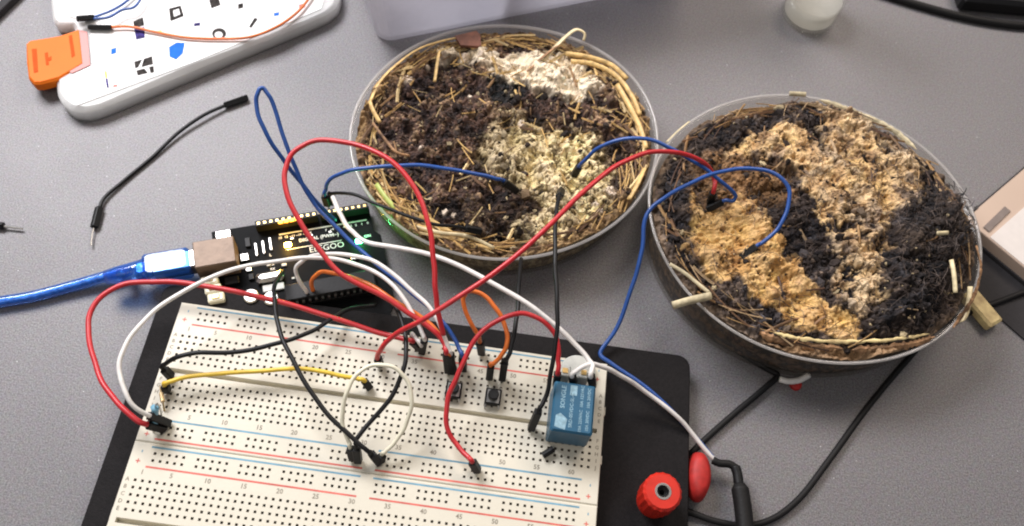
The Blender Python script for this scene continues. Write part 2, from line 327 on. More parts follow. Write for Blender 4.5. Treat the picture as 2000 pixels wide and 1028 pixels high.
MB().lathe((q.x, q.y, DZ+.02), [(3.2, 0), (4.6, 1.6), (4.9, 4), (4.2, 8.6), (2.6, 10.0), (.1, 10.2)], 28, sx=.95, sy=2.0).build('cap', M['reddull'], r_, smooth=True)
tag(r_, 'red plastic cap lying on the desk beside the edge of the base plate', 'cap')
# ------------------------------------------------------------------ jumper wires
def plug(parent, base, top, w=2.75, pin=True):
    b, t = Vector(base), Vector(top); Z = (t-b).normalized(); X = Z.orthogonal().normalized() if abs(Z.z) < .9 else (Vector((1, 0, 0))-Z*Z.x).normalized()
    L = (t-b).length; mb_ = MB().box((b+t)/2, (w, w, L), X=X, Z=Z, ch=.35)
    c = mb_.build('connector', M['black'], parent)
    if pin:
        MB().box(b-Z*1.4, (.62, .62, 3.2), X=X, Z=Z).build('pin', M['steel'], c)
    return c
WG = 'jumper wires joining the boards and dishes'
def wire(label, mt, pts, ends, rad=.8, group=WG, zs=None):
    """pts = (px, py, z) ; ends = list of ((px,py,z base), (px,py,z top)) or None at the start and the end"""
    P = [U(*p) for p in pts]; e0, e1 = ends
    rt = root('jumper_wire', P[0]); tag(rt, label, 'wire', group)
    for e, st in ((e0, 1), (e1, 0)):
        if e:
            b, t = U(*e[0]), U(*e[1]); plug(rt, b, t); d = (t-b).normalized()
            if st: P = [t-d*2, t+d*1.2]+P
            else: P = P+[t+d*1.2, t-d*2]
    Q = smoothp(P, 8); k1, k2, k3 = [random.uniform(0, 6) for _ in range(3)]; n_ = len(Q)
    for i in range(n_):
        e_ = min(1, i/12, (n_-1-i)/12)
        Q[i] = Q[i]+Vector((math.sin(i*.33+k1)+.6*math.sin(i*.81+k2), math.sin(i*.37+k2)+.6*math.sin(i*.73+k3), math.sin(i*.31+k3)))*.13*e_
    MB().tube(Q, rad, 10).build('insulation', M[mt], rt, smooth=True)
    return rt
V = lambda x, y, h=14: None
wire('thick red wire looping far out past the left of the base plate', 'red',
     [(250, 808, 10), (212, 765, 10), (186, 710, 9), (172, 645, 9), (185, 595, 9), (235, 558, 9), (320, 550, 9), (420, 563, 9), (530, 585, 8), (640, 618, 7), (740, 650, 7), (795, 664, 9)],
     [((322, 838, 1), (287, 829, 8)), ((822, 682, 1), (806, 667, 10))], 1.0)
wire('white wire bulging left over the base plate and ending beside the light blue resistor', 'white',
     [(262, 795, 16), (240, 755, 19), (233, 715, 20), (250, 665, 20), (300, 609, 20), (370, 563, 19), (450, 528, 18), (540, 510, 17), (610, 504, 17), (680, 511, 17), (745, 540, 18), (790, 585, 18), (815, 630, 16), (826, 655, 14)],
     [((330, 828, 1), (292, 812, 11)), ((824, 688, 1), (829, 664, 12))], .82)
wire('white wire curling from the black controller over the paired white wire', 'white',
     [(600, 572, -4), (584, 548, 2), (578, 525, 6), (594, 507, 10), (632, 497, 14), (690, 499, 18), (745, 519, 20), (800, 563, 20), (845, 610, 19), (866, 650, 17), (877, 685, 14)],
     [None, ((882, 722, 1), (880, 692, 12))], .8)
wire('long white wire sweeping past the front of the straw dish to the blue relay', 'white',
     [(650, 385, 8), (663, 415, 10), (685, 450, 12), (715, 473, 14), (780, 484, 16), (870, 508, 18), (960, 552, 20), (1050, 608, 20), (1110, 658, 18), (1145, 698, 17), (1158, 715, 17)],
     [None, ((1158, 752, 8), (1154, 735, 16))], .95)
wire('white wire leaving the relay to the right over the base plate edge', 'white',
     [(1128, 722, 17), (1150, 713, 17), (1178, 716, 14), (1215, 736, 8), (1265, 768, 0), (1320, 812, -4), (1355, 850, -8), (1380, 882, -10), (1398, 900, -11)],
     [((1120, 752, 8), (1118, 735, 15)), None], .9)
wire('long red wire arching from the controller side across the left of the straw dish', 'red',
     [(866, 655, 18), (856, 610, 24), (850, 560, 30), (846, 500, 35), (838, 440, 39), (805, 360, 42), (750, 306, 42), (680, 279, 40), (612, 277, 38), (568, 304, 36), (555, 350, 34), (575, 412, 31), (615, 478, 27), (670, 537, 23), (740, 575, 20), (800, 612, 18), (845, 645, 16), (868, 672, 14)],
     [None, ((876, 726, 1), (872, 690, 13))], 1.0)
wire('red wire running diagonally from the breadboard across the straw dish into the dark dish', 'red',
     [(745, 680, 15), (770, 655, 20), (825, 625, 28), (880, 590, 33), (960, 538, 38), (1050, 462, 42), (1130, 385, 43), (1200, 326, 42), (1265, 299, 39), (1330, 300, 34), (1375, 318, 28), (1394, 345, 20)],
     [((742, 713, 1), (738, 700, 7)), ((1386, 397, 10), (1393, 376, 17))], .95)
wire('dark blue wire arching between the two dishes above the red wire', 'blue',
     [(1138, 318, 16), (1165, 292, 24), (1210, 273, 30), (1260, 272, 33), (1310, 289, 32), (1355, 316, 28), (1400, 348, 24), (1437, 382, 19), (1432, 392, 17)],
     [((1121, 343, 5), (1131, 326, 12)), ((1381, 409, 10), (1412, 394, 15))], .8)
wire('blue wire making a round loop over the dark dish and dropping to the base plate', 'blue',
     [(1490, 474, 17), (1518, 448, 21), (1538, 410, 25), (1540, 370, 28), (1520, 343, 30), (1470, 330, 30), (1410, 335, 29), (1350, 358, 27), (1295, 388, 25), (1264, 420, 22), (1253, 490, 16), (1235, 560, 8), (1205, 640, -2), (1172, 692, -6), (1192, 708, -5), (1240, 742, -5), (1300, 790, -6), (1350, 845, -9), (1400, 903, -11)],
     [((1447, 504, 10), (1478, 481, 15)), None], .85)
wire('blue wire standing up in a tall narrow loop left of the straw dish', 'blue',
     [(655, 430, 0), (625, 402, 10), (590, 360, 20), (548, 305, 30), (515, 252, 38), (501, 205, 43), (504, 178, 46), (514, 173, 46), (527, 190, 44), (545, 240, 38), (566, 300, 31), (588, 355, 24), (620, 405, 17), (672, 460, 14), (735, 515, 14), (800, 570, 14), (850, 612, 14), (880, 650, 13), (896, 680, 12)],
     [None, ((905, 722, 1), (903, 696, 11))], .82)
wire('blue wire lying across the straw dish and ending in its dark middle', 'blue',
     [(636, 370, 8), (645, 350, 13), (680, 335, 18), (740, 326, 21), (810, 323, 22), (880, 331, 21), (940, 342, 18), (972, 350, 15)],
     [((640, 400, -2), (634, 382, 5)), ((1010, 374, 5), (984, 354, 12))], .8)
wire('thin black wire drooping from the controller into the straw dish', 'blackw',
     [(650, 378, 7), (690, 380, 11), (740, 400, 13), (800, 424, 14), (850, 438, 14), (900, 444, 9)],
     [((652, 398, -2), (644, 380, 5)), ((940, 452, 5), (908, 446, 8))], .7)
wire('orange wire bending out of the controller beside its chip', 'orange',
     [(611, 568, -5), (609, 548, 0), (625, 533, 4), (665, 536, 8), (720, 556, 12), (775, 590, 14), (825, 622, 14), (858, 652, 14), (872, 676, 13)],
     [None, ((886, 728, 1), (877, 694, 12))], .85)
wire('orange wire in a narrow upright loop behind the breadboard', 'orange',
     [(933, 655, 15), (915, 620, 20), (904, 588, 24), (912, 571, 26), (935, 572, 26), (965, 597, 24), (986, 635, 21), (990, 670, 19), (980, 695, 16), (966, 708, 14)],
     [((941, 690, 1), (937, 668, 11)), ((956, 738, 1), (959, 714, 12))], .85)
wire('red wire rising beside the relay and curving down over the middle of the breadboard', 'red',
     [(1091, 705, 18), (1089, 670, 21), (1072, 637, 24), (1035, 615, 26), (990, 618, 26), (945, 645, 24), (915, 685, 21), (893, 735, 17), (874, 785, 12), (873, 835, 8), (893, 870, 6), (914, 893, 7)],
     [((1086, 752, 8), (1089, 730, 15)), ((933, 920, 1), (922, 902, 7))], .92)
wire('black wire falling from the controller in a long curve over the left breadboard', 'blackw',
     [(552, 530, -1), (536, 560, 6), (537, 600, 10), (550, 655, 13), (585, 730, 14), (635, 802, 13), (690, 858, 11), (720, 882, 9)],
     [None, ((741, 905, 1), (726, 887, 7))], .85)
wire('black wire curving down the breadboard and crossing the other near the lower rail', 'blackw',
     [(695, 545, 0), (745, 568, 10), (780, 615, 16), (793, 665, 19), (788, 720, 19), (765, 775, 16), (725, 822, 12), (700, 853, 11), (694, 866, 10)],
     [None, ((700, 902, 1), (696, 876, 8))], .85)
wire('black wire from the breadboard left edge curving up to the controller', 'blackw',
     [(322, 712, 9), (340, 699, 12), (390, 690, 13), (450, 688, 12), (530, 675, 11), (590, 655, 10), (635, 632, 8), (680, 605, 3), (735, 596, -2)],
     [((335, 736, 1), (320, 721, 6)), None], .85)
wire('yellow wire lying flat over the upper left of the breadboard', 'yellow',
     [(323, 749, 7), (345, 741, 7), (420, 731, 7), (510, 724, 7), (600, 722, 7), (660, 732, 7), (700, 741, 6)],
     [((327, 764, 1), (322, 753, 5)), ((722, 758, 1), (712, 745, 5))], .85)
wire('cream coloured wire making an open upright hoop over the breadboard', 'creamw',
     [(681, 862, 9), (669, 825, 13), (674, 775, 18), (695, 735, 21), (725, 714, 22), (763, 716, 22), (793, 740, 20), (804, 785, 16), (793, 830, 11), (768, 866, 7), (750, 885, 5)],
     [((690, 897, 1), (684, 875, 7)), ((742, 903, 1), (746, 889, 4))], .75)
wire('black wire standing between the front of the straw dish and the breadboard near the relay', 'blackw',
     [(1092, 388, 24), (1085, 430, 28), (1084, 500, 30), (1088, 580, 30), (1087, 650, 27), (1078, 720, 21), (1066, 775, 15)],
     [((1096, 372, 6), (1093, 384, 18)), ((1037, 838, 1), (1052, 803, 12))], .85)
wire('short black wire from the straw dish front edge to the push button', 'blackw',
     [(1018, 506, 8), (1013, 560, 17), (1009, 620, 20), (1001, 670, 19), (992, 697, 17)],
     [None, ((981, 740, 1), (986, 706, 14))], .85)
# white stub beside cluster
wire('short white wire stub among the black connectors at the upper rail', 'white', [(812, 662, 10), (818, 668, 11), (824, 676, 9)], [None, ((815, 676, 3), (806, 656, 9))], .8)
# loose ones on the desk
d = root('jumper_wire', U(330, 320, DZ)); tag(d, 'loose black jumper wire lying alone on the desk at the left', 'wire')
MB().tube(smoothp([U(440, 206, DZ+2), U(400, 224, DZ+2.5), U(350, 258, DZ+2), U(300, 305, DZ+1.2), U(240, 355, DZ+1.2), U(203, 388, DZ+1.6), U(193, 410, DZ+1.8)], 10), .78, 10).build('insulation', M['blackw'], d, smooth=True)
plug(d, U(484, 190, DZ+1.6), U(438, 206, DZ+1.8), 2.7, False)
plug(d, U(184, 445, DZ+1.6), U(194, 405, DZ+1.8), 2.7, False)
MB().tube([U(184, 443, DZ+1.6), U(180, 458, DZ+1.6), U(178, 480, DZ+1.5)], .35, 8).build('pin', M['steel'], d)
d = root('jumper_wire', U(5, 442, DZ)); tag(d, 'metal tipped black wire end entering at the left edge of the photo', 'wire')
plug(d, U(8, 442, DZ+1.6), U(-50, 435, DZ+1.6), 2.6, False)
MB().tube([U(6, 442, DZ+1.6), U(44, 447, DZ+1.4)], .5, 8).build('pin', M['steel'], d)
MB().tube([U(-48, 435, DZ+1.6), U(-120, 420, DZ+1.6)], .9, 8).build('insulation', M['blackw'], d)
# ------------------------------------------------------------------ parts plugged into the breadboard
def rel(z=15):
    rt = root('relay', (69.3, -11, 0)); tag(rt, 'blue box relay with pale printed lettering at the right end of the breadboard', 'relay')
    cx, cy = 69.5, -11.6
    MB().box((cx, cy, 7.9), (15.2, 18.8, 14.6), ch=.7).build('case', M['relay'], rt)
    pr = MB(); z = 15.24
    def t(s, sz, x, y): pr.add(*text_mesh(s, sz, (x, y, z), math.pi/2))
    t('SONGLE', 2.3, cx-3.9, cy+3.6); t('SRD-05VDC-SL-C', 1.75, cx-.6, cy-1.0); 
    t('10A 250VAC  10A 125VAC', 1.55, cx+2.9, cy); t('10A 30VDC  10A 28VDC', 1.55, cx+5.4, cy)
    pr.add([(cx-6.2, cy-7.8, z), (cx-2.4, cy-8.6, z), (cx-1.8, cy-4.6, z), (cx-4.4, cy-2.6, z), (cx-6.0, cy-3.6, z)], [(0, 1, 2, 3, 4)])
    pr.add([(cx-1.6, cy+4.6, z), (cx+.9, cy+4.6, z), (cx+.9, cy+8.4, z), (cx-1.6, cy+8.4, z)], [(0, 1, 2, 3)])
    pr.build('lettering', M['relayp'], rt)
    for k in range(5): MB().box((cx-6+k*3, cy, -.2), (.9, 17, .9)).build('leg', M['steel'], rt) if k in (0, 2, 4) else None
rel()
for k, (x, y) in enumerate(((1102, 727), (1138, 731))):
    a = U(x, y, 9)
    t_ = root('screw_terminal', (a.x, a.y, 0)); MB().box((a.x, a.y-.5, 6), (4.4, 4.0, 11.5), ch=.4).build('housing', M['pale'], t_); MB().box((a.x, a.y-.5, 12.0), (2.0, 1.8, .6)).build('contact', M['brass'], t_)
    tag(t_, ['small pale terminal block behind the relay, between its red and middle connectors', 'small pale terminal block behind the relay, between its two white wire connectors'][k], 'terminal')
c = U(1128, 728, 2)
tag(MB().lathe((c.x, c.y, .1), [(6.6, 0), (7.0, .6), (7.0, 2.2), (6.4, 2.8)], 32).build('ceramic_disc', M['pale']), 'pale round disc lying on the upper rail behind the relay', 'disc')
def button(px, py, label):
    c = U(px, py, 2); rt = root('push_button', (c.x, c.y, 0)); tag(rt, label, 'push button', 'push buttons on the breadboard')
    MB().box((c.x, c.y, 1.9), (6, 6, 3.2), ch=.3).build('body', M['black'], rt)
    MB().box((c.x, c.y-.2, 3.62), (4.6, 5.0, .2)).build('cover', M['steel'], rt)
    MB().lathe((c.x, c.y, 3.75), [(2.05, 0), (2.05, 1.6), (1.75, 1.9)], 20).build('cap', M['black'], rt)
    for sx in (-1, 1):
        for sy in (-1, 1):
            mb_ = MB().tube([(c.x+sx*2.4, c.y+sy*3.0, 2.2), (c.x+sx*2.6, c.y+sy*3.9, 1.6), (c.x+sx*2.6, c.y+sy*4.0, -.8)], .35, 6)
            mb_.build('leg', M['steel'], rt)
button(963, 776, 'small black push button standing clear in the middle of the breadboard')
button(886, 763, 'small push button half hidden under the red wire')
c = U(1069, 884, 1)
tag(MB().tube([U(1060, 890, 1.6), U(1063, 888, 1.7), U(1076, 880, 1.9), U(1080, 877, 1.9)], 1.25, 12).build('diode', M['black']), 'small black diode lying in front of the relay', 'diode')
rs = root('resistor', U(302, 835, 0)); tag(rs, 'light blue resistor standing at the left edge of the breadboard', 'resistor')
MB().tube([U(301, 836, 3), U(301, 828, 5), U(302, 815, 8), U(303, 800, 11), U(303, 796, 12)], 1.3, 14, rfun=lambda t: 1.55 if (t < .3 or t > .75) else 1.25).build('body', M['resist'], rs, smooth=True)
MB().tube([U(299, 843, 0), U(301, 836, 3)], .35, 6).build('lead', M['steel'], rs)
MB().tube(smoothp([U(303, 796, 12), U(306, 789, 14), U(312, 795, 12), U(318, 840, 0)], 5), .35, 6).build('lead', M['steel'], rs)
rs = root('resistor', U(325, 795, 0)); tag(rs, 'thin tan resistor leaning between two holes near the yellow wire connector', 'resistor')
MB().tube(smoothp([U(313, 755, 0), U(314, 766, 3), U(318, 785, 3.5), U(321, 803, 0)], 5), .35, 6).build('lead', M['tan'], rs)
MB().tube([U(315, 768, 3.1), U(318, 785, 3.4)], .8, 10).build('body', M['tan'], rs)
# ------------------------------------------------------------------ controller board
PB_Z = -12.4; th = math.radians(21.2)
h0 = U(500, 437, PB_Z+5.0); ux, uy = Vector((math.cos(th), math.sin(th), 0)), Vector((-math.sin(th), math.cos(th), 0))
O = Vector((h0.x, h0.y, 0))-ux*18.8-uy*50.8; O.z = PB_Z
L = lambda x, y, z=0: O+ux*x+uy*y+Vector((0, 0, z))
ub = root('microcontroller_board', L(34, 27, -4.5)); tag(ub, 'black microcontroller board with lit yellow and green lamps behind the breadboard', 'circuit board')
pts = [L(*q) for q in ((0, 0), (66, 0), (66, 2), (68.6, 5), (68.6, 38), (66, 41), (66, 53.4), (0, 53.4))]
MB().prism([(p.x, p.y) for p in pts], PB_Z-1.6, PB_Z).build('circuit_board', M['pcb'], ub)
def bx(name, x0, x1, y0, y1, z0, z1, mt, par=None, ch=.2):
    return MB().box(L((x0+x1)/2, (y0+y1)/2, (z0+z1)/2), (x1-x0, y1-y0, z1-z0), X=ux, ch=ch).build(name, M[mt], par or ub)
u_ = bx('usb_socket', -6.2, 9.8, 31.5, 43.5, .05, 10.9, 'tin', ch=.35)
bx('socket_mouth', -6.5, -6.25, 33.2, 41.8, 1.6, 9.4, 'black', u_, 0)
def header(x0, n, y):
    w = 2.54*n; h = bx('pin_header', x0-.2, x0+w, y-1.27, y+1.27, .05, 5.0, 'black', ch=.15); mb_ = MB()
    for k in range(n): mb_.box(L(x0+1.17+2.54*k, y, 4.96), (1.1, 1.1, .14), X=ux)
    mb_.build('contact', M['brass'], h)
header(18.6, 10, 50.8); header(45.2, 8, 50.8)
header(28.2, 8, 2.54) if False else None
ch_ = bx('main_chip', 26.5, 62, 11.6, 18.6, 3.6, 7.6, 'black'); bx('chip_socket', 26, 62.5, 10.6, 19.6, .05, 3.5, 'black', ch=.15)
mb_ = MB()
for k in range(14):
    for yy in (11.2, 19.0): mb_.box(L(27.8+2.54*k, yy, 4.6), (1.0, .9, 1.6), X=ux)
mb_.build('chip_pins', M['steel'], ch_)
bx('crystal', 15.5, 26.5, 24.2, 28.6, .05, 3.6, 'steel', ch=1.2)
bx('crystal_pad', 17.5, 26, 20.5, 23.6, .05, 1.2, 'pale')
bx('reset_button', 2.0, 8, 45.5, 51.2, .05, 3.4, 'steel', ch=.2)
# small surface parts
for (x, y, w, h_, z, mt) in ((14, 45, 2, 4.2, 1.2, 'black'), (12, 38, 3.2, 3.2, 1.4, 'steel'), (13, 33, 2.2, 3, 1, 'steel'), (17, 41, .9, 6, .9, 'steel'), (20, 41.5, .9, 6, .9, 'steel'), (23, 42.5, .9, 6, .9, 'steel'), (17.6, 34.5, 2.6, 1.4, .9, 'pale'), (21, 33.5, 1.4, 2.6, .9, 'pale'), (13.6, 28.6, 2, 2.6, 1.3, 'black'),
                         (6, 28, 5.5, 3.2, 2.2, 'black'), (27.2, 31.6, 2, 1.2, .9, 'pale'), (32, 43.5, 1.4, .8, .6, 'steel'), (40, 43.5, 1.4, .8, .6, 'steel'), (48, 43.5, 1.4, .8, .6, 'steel'), (56, 29, 3.4, 1.6, 1, 'steel'), (60, 29, 1.4, 1.4, 1, 'steel'), (30, 24.8, 1.2, .8, .6, 'pale')):
    bx('surface_component', x-w/2, x+w/2, y-h_/2, y+h_/2, .05, z, mt, ch=.1)
for (x, y) in ((13, 18), (20.5, 15.5)):
    MB().lathe(L(x, y, .05), [(3.1, 0), (3.1, 4.6), (2.6, 5.2)], 22).build('capacitor', M['steel'], ub)
for (x, y) in ((-2.2, 27.8), (-1.2, 23.6), (-.4, 19.6)):
    bx('gold_terminal', x-3.0, x+3.4, y-1.9, y+1.9, .8, 6.4, 'creamw', ch=.6); bx('terminal_screw', x-1.2, x+1.6, y-.9, y+.9, 6.42, 6.9, 'brass', ch=.2)
sk = MB()
def stx(s, sz, x, y): p = L(x, y, .06); sk.add(*text_mesh(s, sz, p, th))
def sbar(x0, x1, y0, y1):
    sk.add([L(x0, y0, .06), L(x1, y0, .06), L(x1, y1, .06), L(x0, y1, .06)], [(0, 1, 2, 3)])
stx('ELEGOO', 3.8, 45.5, 36.6); stx('DIGITAL (PWM~)', 2.2, 43, 42.0)
sbar(27, 64, 46.3, 46.9); sbar(29, 52, 38.6, 38.9)
for k, s in enumerate(['13', '12', '~11', '~10', '~9', '8']): stx(s, 1.5, 27.2+2.54*k, 44.9)
for k, s in enumerate(['7', '~6', '~5', '4', '~3', '2', '1', '0']): stx(s, 1.5, 46.4+2.54*k, 44.9)
stx('L', 1.8, 22.3, 37.6); stx('TX', 1.5, 22.4, 33.0); stx('RX', 1.5, 22.4, 30.9); stx('ON', 1.8, 63, 38.6)
sk.build('silkscreen_lettering', M['silk'], ub)
for (px_, py_, mt) in ((562, 478, 'ledy'), (701, 471, 'ledg')):
    a = U(px_, py_, PB_Z+.9); MB().box((a.x, a.y, PB_Z+.75), (2.8, 2.1, 1.3), X=ux, ch=.5).build('indicator_lamp', M[mt], ub)
for nm_, px_, py_, cl_, en_ in (('yellow_glow', 560, 474, (1, .55, .08), .010), ('green_glow', 700, 462, (.1, 1, .3), .006)):
    l_ = bpy.data.lights.new(nm_, 'POINT'); l_.energy = en_; l_.color = cl_; l_.shadow_soft_size = .0015; lo = bpy.data.objects.new(nm_, l_); COL.objects.link(lo); lo.location = U(px_, py_, PB_Z+4)*S
for (px_, py_, mt) in ((548, 434, 'goldglow'), (559, 432, 'goldglow'), (570, 430, 'goldglow'), (581, 428, 'goldglow')):
    a = U(px_, py_, PB_Z+5.4); MB().box((a.x, a.y, PB_Z+5.25), (1.9, 1.5, .5), X=ux).build('glow_tinted_contact', M[mt], ub)  # their orange is the yellow lamp's glow put into the colour
for (x, y) in ((5, 5), (5, 49), (62, 8), (62, 44)):
    MB().lathe(L(x, y, -4.55), [(2, 0), (2, 2.9)], 10).build('standoff', M['black'], ub)
# ------------------------------------------------------------------ blue usb cable
uc = root('usb_cable', U(200, 550, DZ)); tag(uc, 'translucent blue usb cable plugged into the black controller board', 'cable')
cz = PB_Z+5.4
e = L(-6.2, 37.5, 5.4); ex = -ux
Pc = [U(-160, 606, DZ+2.8), U(-60, 600, DZ+2.8), U(0, 590, DZ+2.8), U(60, 580, DZ+2.8), U(130, 562, DZ+3), U(200, 542, DZ+4), U(250, 528, DZ+5.5), e+ex*29]
MB().tube(smoothp(Pc, 8), 2.3, 16).build('cord', M['usb'], uc, smooth=True)
MB().tube(smoothp([Vector(p) for p in Pc], 8), 1.55, 10).build('inner_braid', M['usbin'], uc, smooth=True)
MB().tube([e+ex*35, e+ex*31, e+ex*24, e+ex*19], 3, 16, rfun=lambda t: 2.7+2.3*t).build('strain_relief', M['usb'], uc, smooth=True)
MB().box(e+ex*11, (18, 10.6, 9.8), X=ux, ch=1.3).build('plug_housing', M['usb'], uc)
MB().box(e+ex*7, (19, 7.8, 7.0), X=ux, ch=.5).build('plug_shell', M['steel'], uc)
MB().box(e+ex*20, (7, 6, 5.5), X=ux, ch=1).build('plug_core', M['usbin'], uc)
# ------------------------------------------------------------------ barrel plug and black cables
bp = root('power_plug', U(1450, 980, -10)); tag(bp, 'black barrel power plug joined to a white and a blue wire by tape', 'power plug')
zz = -10
MB().tube(smoothp([U(1392, 899, zz), U(1405, 905, zz), U(1425, 907, zz), U(1438, 915, zz)], 6), 1.5, 12).build('taped_joint', M['rubber'], bp, smooth=True)
MB().tube(smoothp([U(1436, 912, zz), U(1440, 925, zz), U(1443, 945, zz), U(1446, 962, zz)], 6), 1.9, 14).build('plug_tip', M['black'], bp, smooth=True)
MB().tube(smoothp([U(1444, 945, zz), U(1446, 960, zz), U(1450, 985, zz), U(1455, 1030, zz), U(1462, 1100, zz)], 6), 3, 16, rfun=lambda t: min(3.3, 2.1+7*t)).build('plug_body', M['rubber'], bp, smooth=True)
def cable(label, pts, rad, mt='rubber', name='cable'):
    return tag(MB().tube(smoothp([U(*p) for p in pts], 10), rad, 12).build(name, M[mt], smooth=True), label, 'cable')
zd = DZ+1.7
cable('long black cable curving over the desk from the base plate to behind the dark dish', [(1230, 960, DZ+1.5), (1353, 1003, zd), (1400, 1019, zd), (1460, 1027, zd), (1510, 1013, zd), (1560, 975, zd), (1620, 898, zd), (1680, 815, zd), (1730, 752, zd), (1775, 700, zd), (1830, 640, zd), (1895, 610, zd), (1950, 590, zd), (2000, 571, zd), (2120, 530, zd)], 1.25)
cable('black cable bent sharply under the front of the dark dish', [(1330, 905, zd), (1380, 856, zd), (1440, 803, zd), (1495, 757, zd), (1518, 733, zd), (1500, 722, zd), (1455, 695, zd), (1400, 655, zd), (1340, 600, zd)], 1.25)
cable('black cable along the top right corner of the desk', [(1640, -40, DZ+2.2), (1735, -8, DZ+2.2), (1800, 12, DZ+2.2), (1880, 33, DZ+2.2), (1960, 47, DZ+2.2), (2060, 55, DZ+2.2)], 2.0)
ad = root('power_adapter', U(1990, -30, DZ)); tag(ad, 'black power adapter cut off by the top right corner', 'adapter')
a = U(1885, -3, DZ+10); b = U(2010, 9, DZ+10); dx = (b-a).normalized(); dy = Vector((-dx.y, dx.x, 0))
MB().box(a+dx*40+dy*22-Vector((0, 0, 5)), (80, 44, 10), X=dx, ch=2).build('case', M['black'], ad)
MB().box(a+dx*40+dy*22+Vector((0, 0, .1)), (70, 34, .3), X=dx).build('top_label', M['dark'], ad)
# crumb of parts under the dark dish
lp = root('indicator_lamp', U(1550, 738, DZ)); tag(lp, 'small white crescent shaped lamp lens with red base under the front of the dark dish', 'lamp')
MB().tube(smoothp([U(1522, 741, DZ+3), U(1540, 745, DZ+3), U(1560, 743, DZ+3), U(1580, 733, DZ+3)], 5), 1.3, 10).build('lens', M['white'], lp, smooth=True)
MB().lathe(U(1553, 752, DZ+.1), [(2.6, 0), (2.4, 1.2), (1.2, 1.6)], 16).build('base', M['reddull'], lp)
# ------------------------------------------------------------------ organiser lid with paper (top left)
ZL = -8.5
lidp = [(106, -60), (104, 0), (110, 58), (150, 58), (158, 122), (114, 127), (118, 196), (128, 214), (146, 227), (172, 230), (200, 224), (420, 132), (640, 40), (660, 22), (667, 0), (655, -60)]
lidw = [U(x, y, DZ+3) for x, y in lidp]
k_ = root('organiser_lid', U(350, 60, DZ)); tag(k_, 'milky white organiser box lid with orange latch holding a printed parts chart', 'box lid')
def chaikin(P, it=2):
    for _ in range(it):
        Q = []
        for i in range(len(P)):
            a_, b_ = P[i], P[(i+1) % len(P)]; Q += [(a_[0]*.87+b_[0]*.13, a_[1]*.87+b_[1]*.13), (a_[0]*.13+b_[0]*.87, a_[1]*.13+b_[1]*.87)]
        P = Q
    return P
P2 = chaikin([(p.x, p.y) for p in lidw])
MB().prism(P2, DZ+.1, ZL, inset=2.2).build('shell', M['lid'], k_)
pap = [(127, -60), (128, 30), (166, 40), (176, 62), (180, 128), (141, 146), (146, 176), (150, 206), (380, 121), (628, 17), (648, -60)]
P3 = [U(x, y, ZL+.35) for x, y in pap]
pa = MB().prism([(p.x, p.y) for p in P3], ZL+.05, ZL+.35).build('parts_chart', M['paper'], k_)
def pprint(pts, mt, name='printed_picture'):
    z = ZL+.38; Q = [U(x, y, z) for x, y in pts]
    if (Q[1]-Q[0]).cross(Q[2]-Q[1]).z < 0: Q = Q[::-1]
    return MB().add(Q, [tuple(range(len(Q)))]).build(name, M[mt], pa)
pprint([(330, 92), (345, 83), (361, 84), (357, 105), (344, 117), (331, 111)], 'hexb')
def frame(o, i, mt):
    z = ZL+.38; a = [U(x, y, z) for x, y in o]; b = [U(x, y, z) for x, y in i]; n = len(a)
    MB().add(a+b, [(k, (k+1) % n, n+(k+1) % n, n+k) for k in range(n)]).build('printed_picture', M[mt], pa)
frame([(330, 17), (353, 11), (359, 32), (333, 42)], [(338, 21), (349, 17), (352, 28), (340, 33)], 'inkg')
frame([(428+14*math.cos(t), 66-11*math.sin(t)) for t in [k*.45 for k in range(14)]], [(427+8*math.cos(t), 68-6*math.sin(t)) for t in [k*.45 for k in range(14)]], 'inkg')
pprint([(408, 0), (426, -6), (431, 10), (413, 17)], 'inkg'); pprint([(486, 53), (497, 35), (504, 37), (491, 55)], 'inkg')
pprint([(260, 42), (279, 34), (282, 50), (262, 56)], 'inkg'); pprint([(262, 57), (282, 52), (283, 74), (266, 78)], 'purp')
pprint([(262, 121), (278, 116), (270, 132), (264, 134)], 'inkg'); pprint([(281, 115), (297, 110), (299, 126), (290, 128), (276, 132)], 'inkg'); pprint([(266, 138), (282, 134), (289, 143), (269, 148)], 'inkg'); pprint([(291, 131), (300, 129), (301, 142), (294, 143)], 'inkg')
for x, y, a_, b_, mt_ in ((222, 100, 5, 7, 'hexb'), (312, 62, 4, 3, 'inky'), (385, 48, 6, 4, 'purp'), (470, 12, 5, 6, 'inkg'), (540, 28, 5, 4, 'hexb'), (225, 168, 4, 3, 'printr'), (318, 128, 4, 3, 'paleb'), (395, 96, 6, 3, 'paleb'), (590, 12, 6, 5, 'printr')):
    pprint([(x-a_, y-b_*.6), (x+a_, y-b_), (x+a_, y+b_*.6), (x-a_, y+b_)], mt_)
pprint([(204, 140), (208, 139), (210, 152), (206, 153)], 'inky'); pprint([(206, 154), (210, 153), (213, 172), (209, 172)], 'purp')
for x, y in ((240, 122), (240, 70), (305, 85), (308, 28), (385, 10), (395, 68), (462, 30), (545, 5)):
    for j in range(3): pprint([(x-3+j*3.4, y-8), (x-2+j*3.4, y-8), (x+j*3.4, y+9), (x-1+j*3.4, y+9)], 'paleb', 'printed_text')
lt = [(50, 84), (57, 78), (118, 68), (156, 56), (164, 124), (116, 153), (78, 163), (66, 163), (55, 152), (51, 120)]
Lq = [U(x, y, ZL+.8) for x, y in lt]; la = MB().prism([(p.x, p.y) for p in Lq], ZL-4, ZL+.8, inset=1.0).build('latch', M['latch'], k_)
def lrib(pts, mt='latchd'):
    Q = [U(x, y, ZL+1.0) for x, y in pts]; MB().prism([(p.x, p.y) for p in Q], ZL+.75, ZL+1.0).build('moulded_rib', M[mt], la)
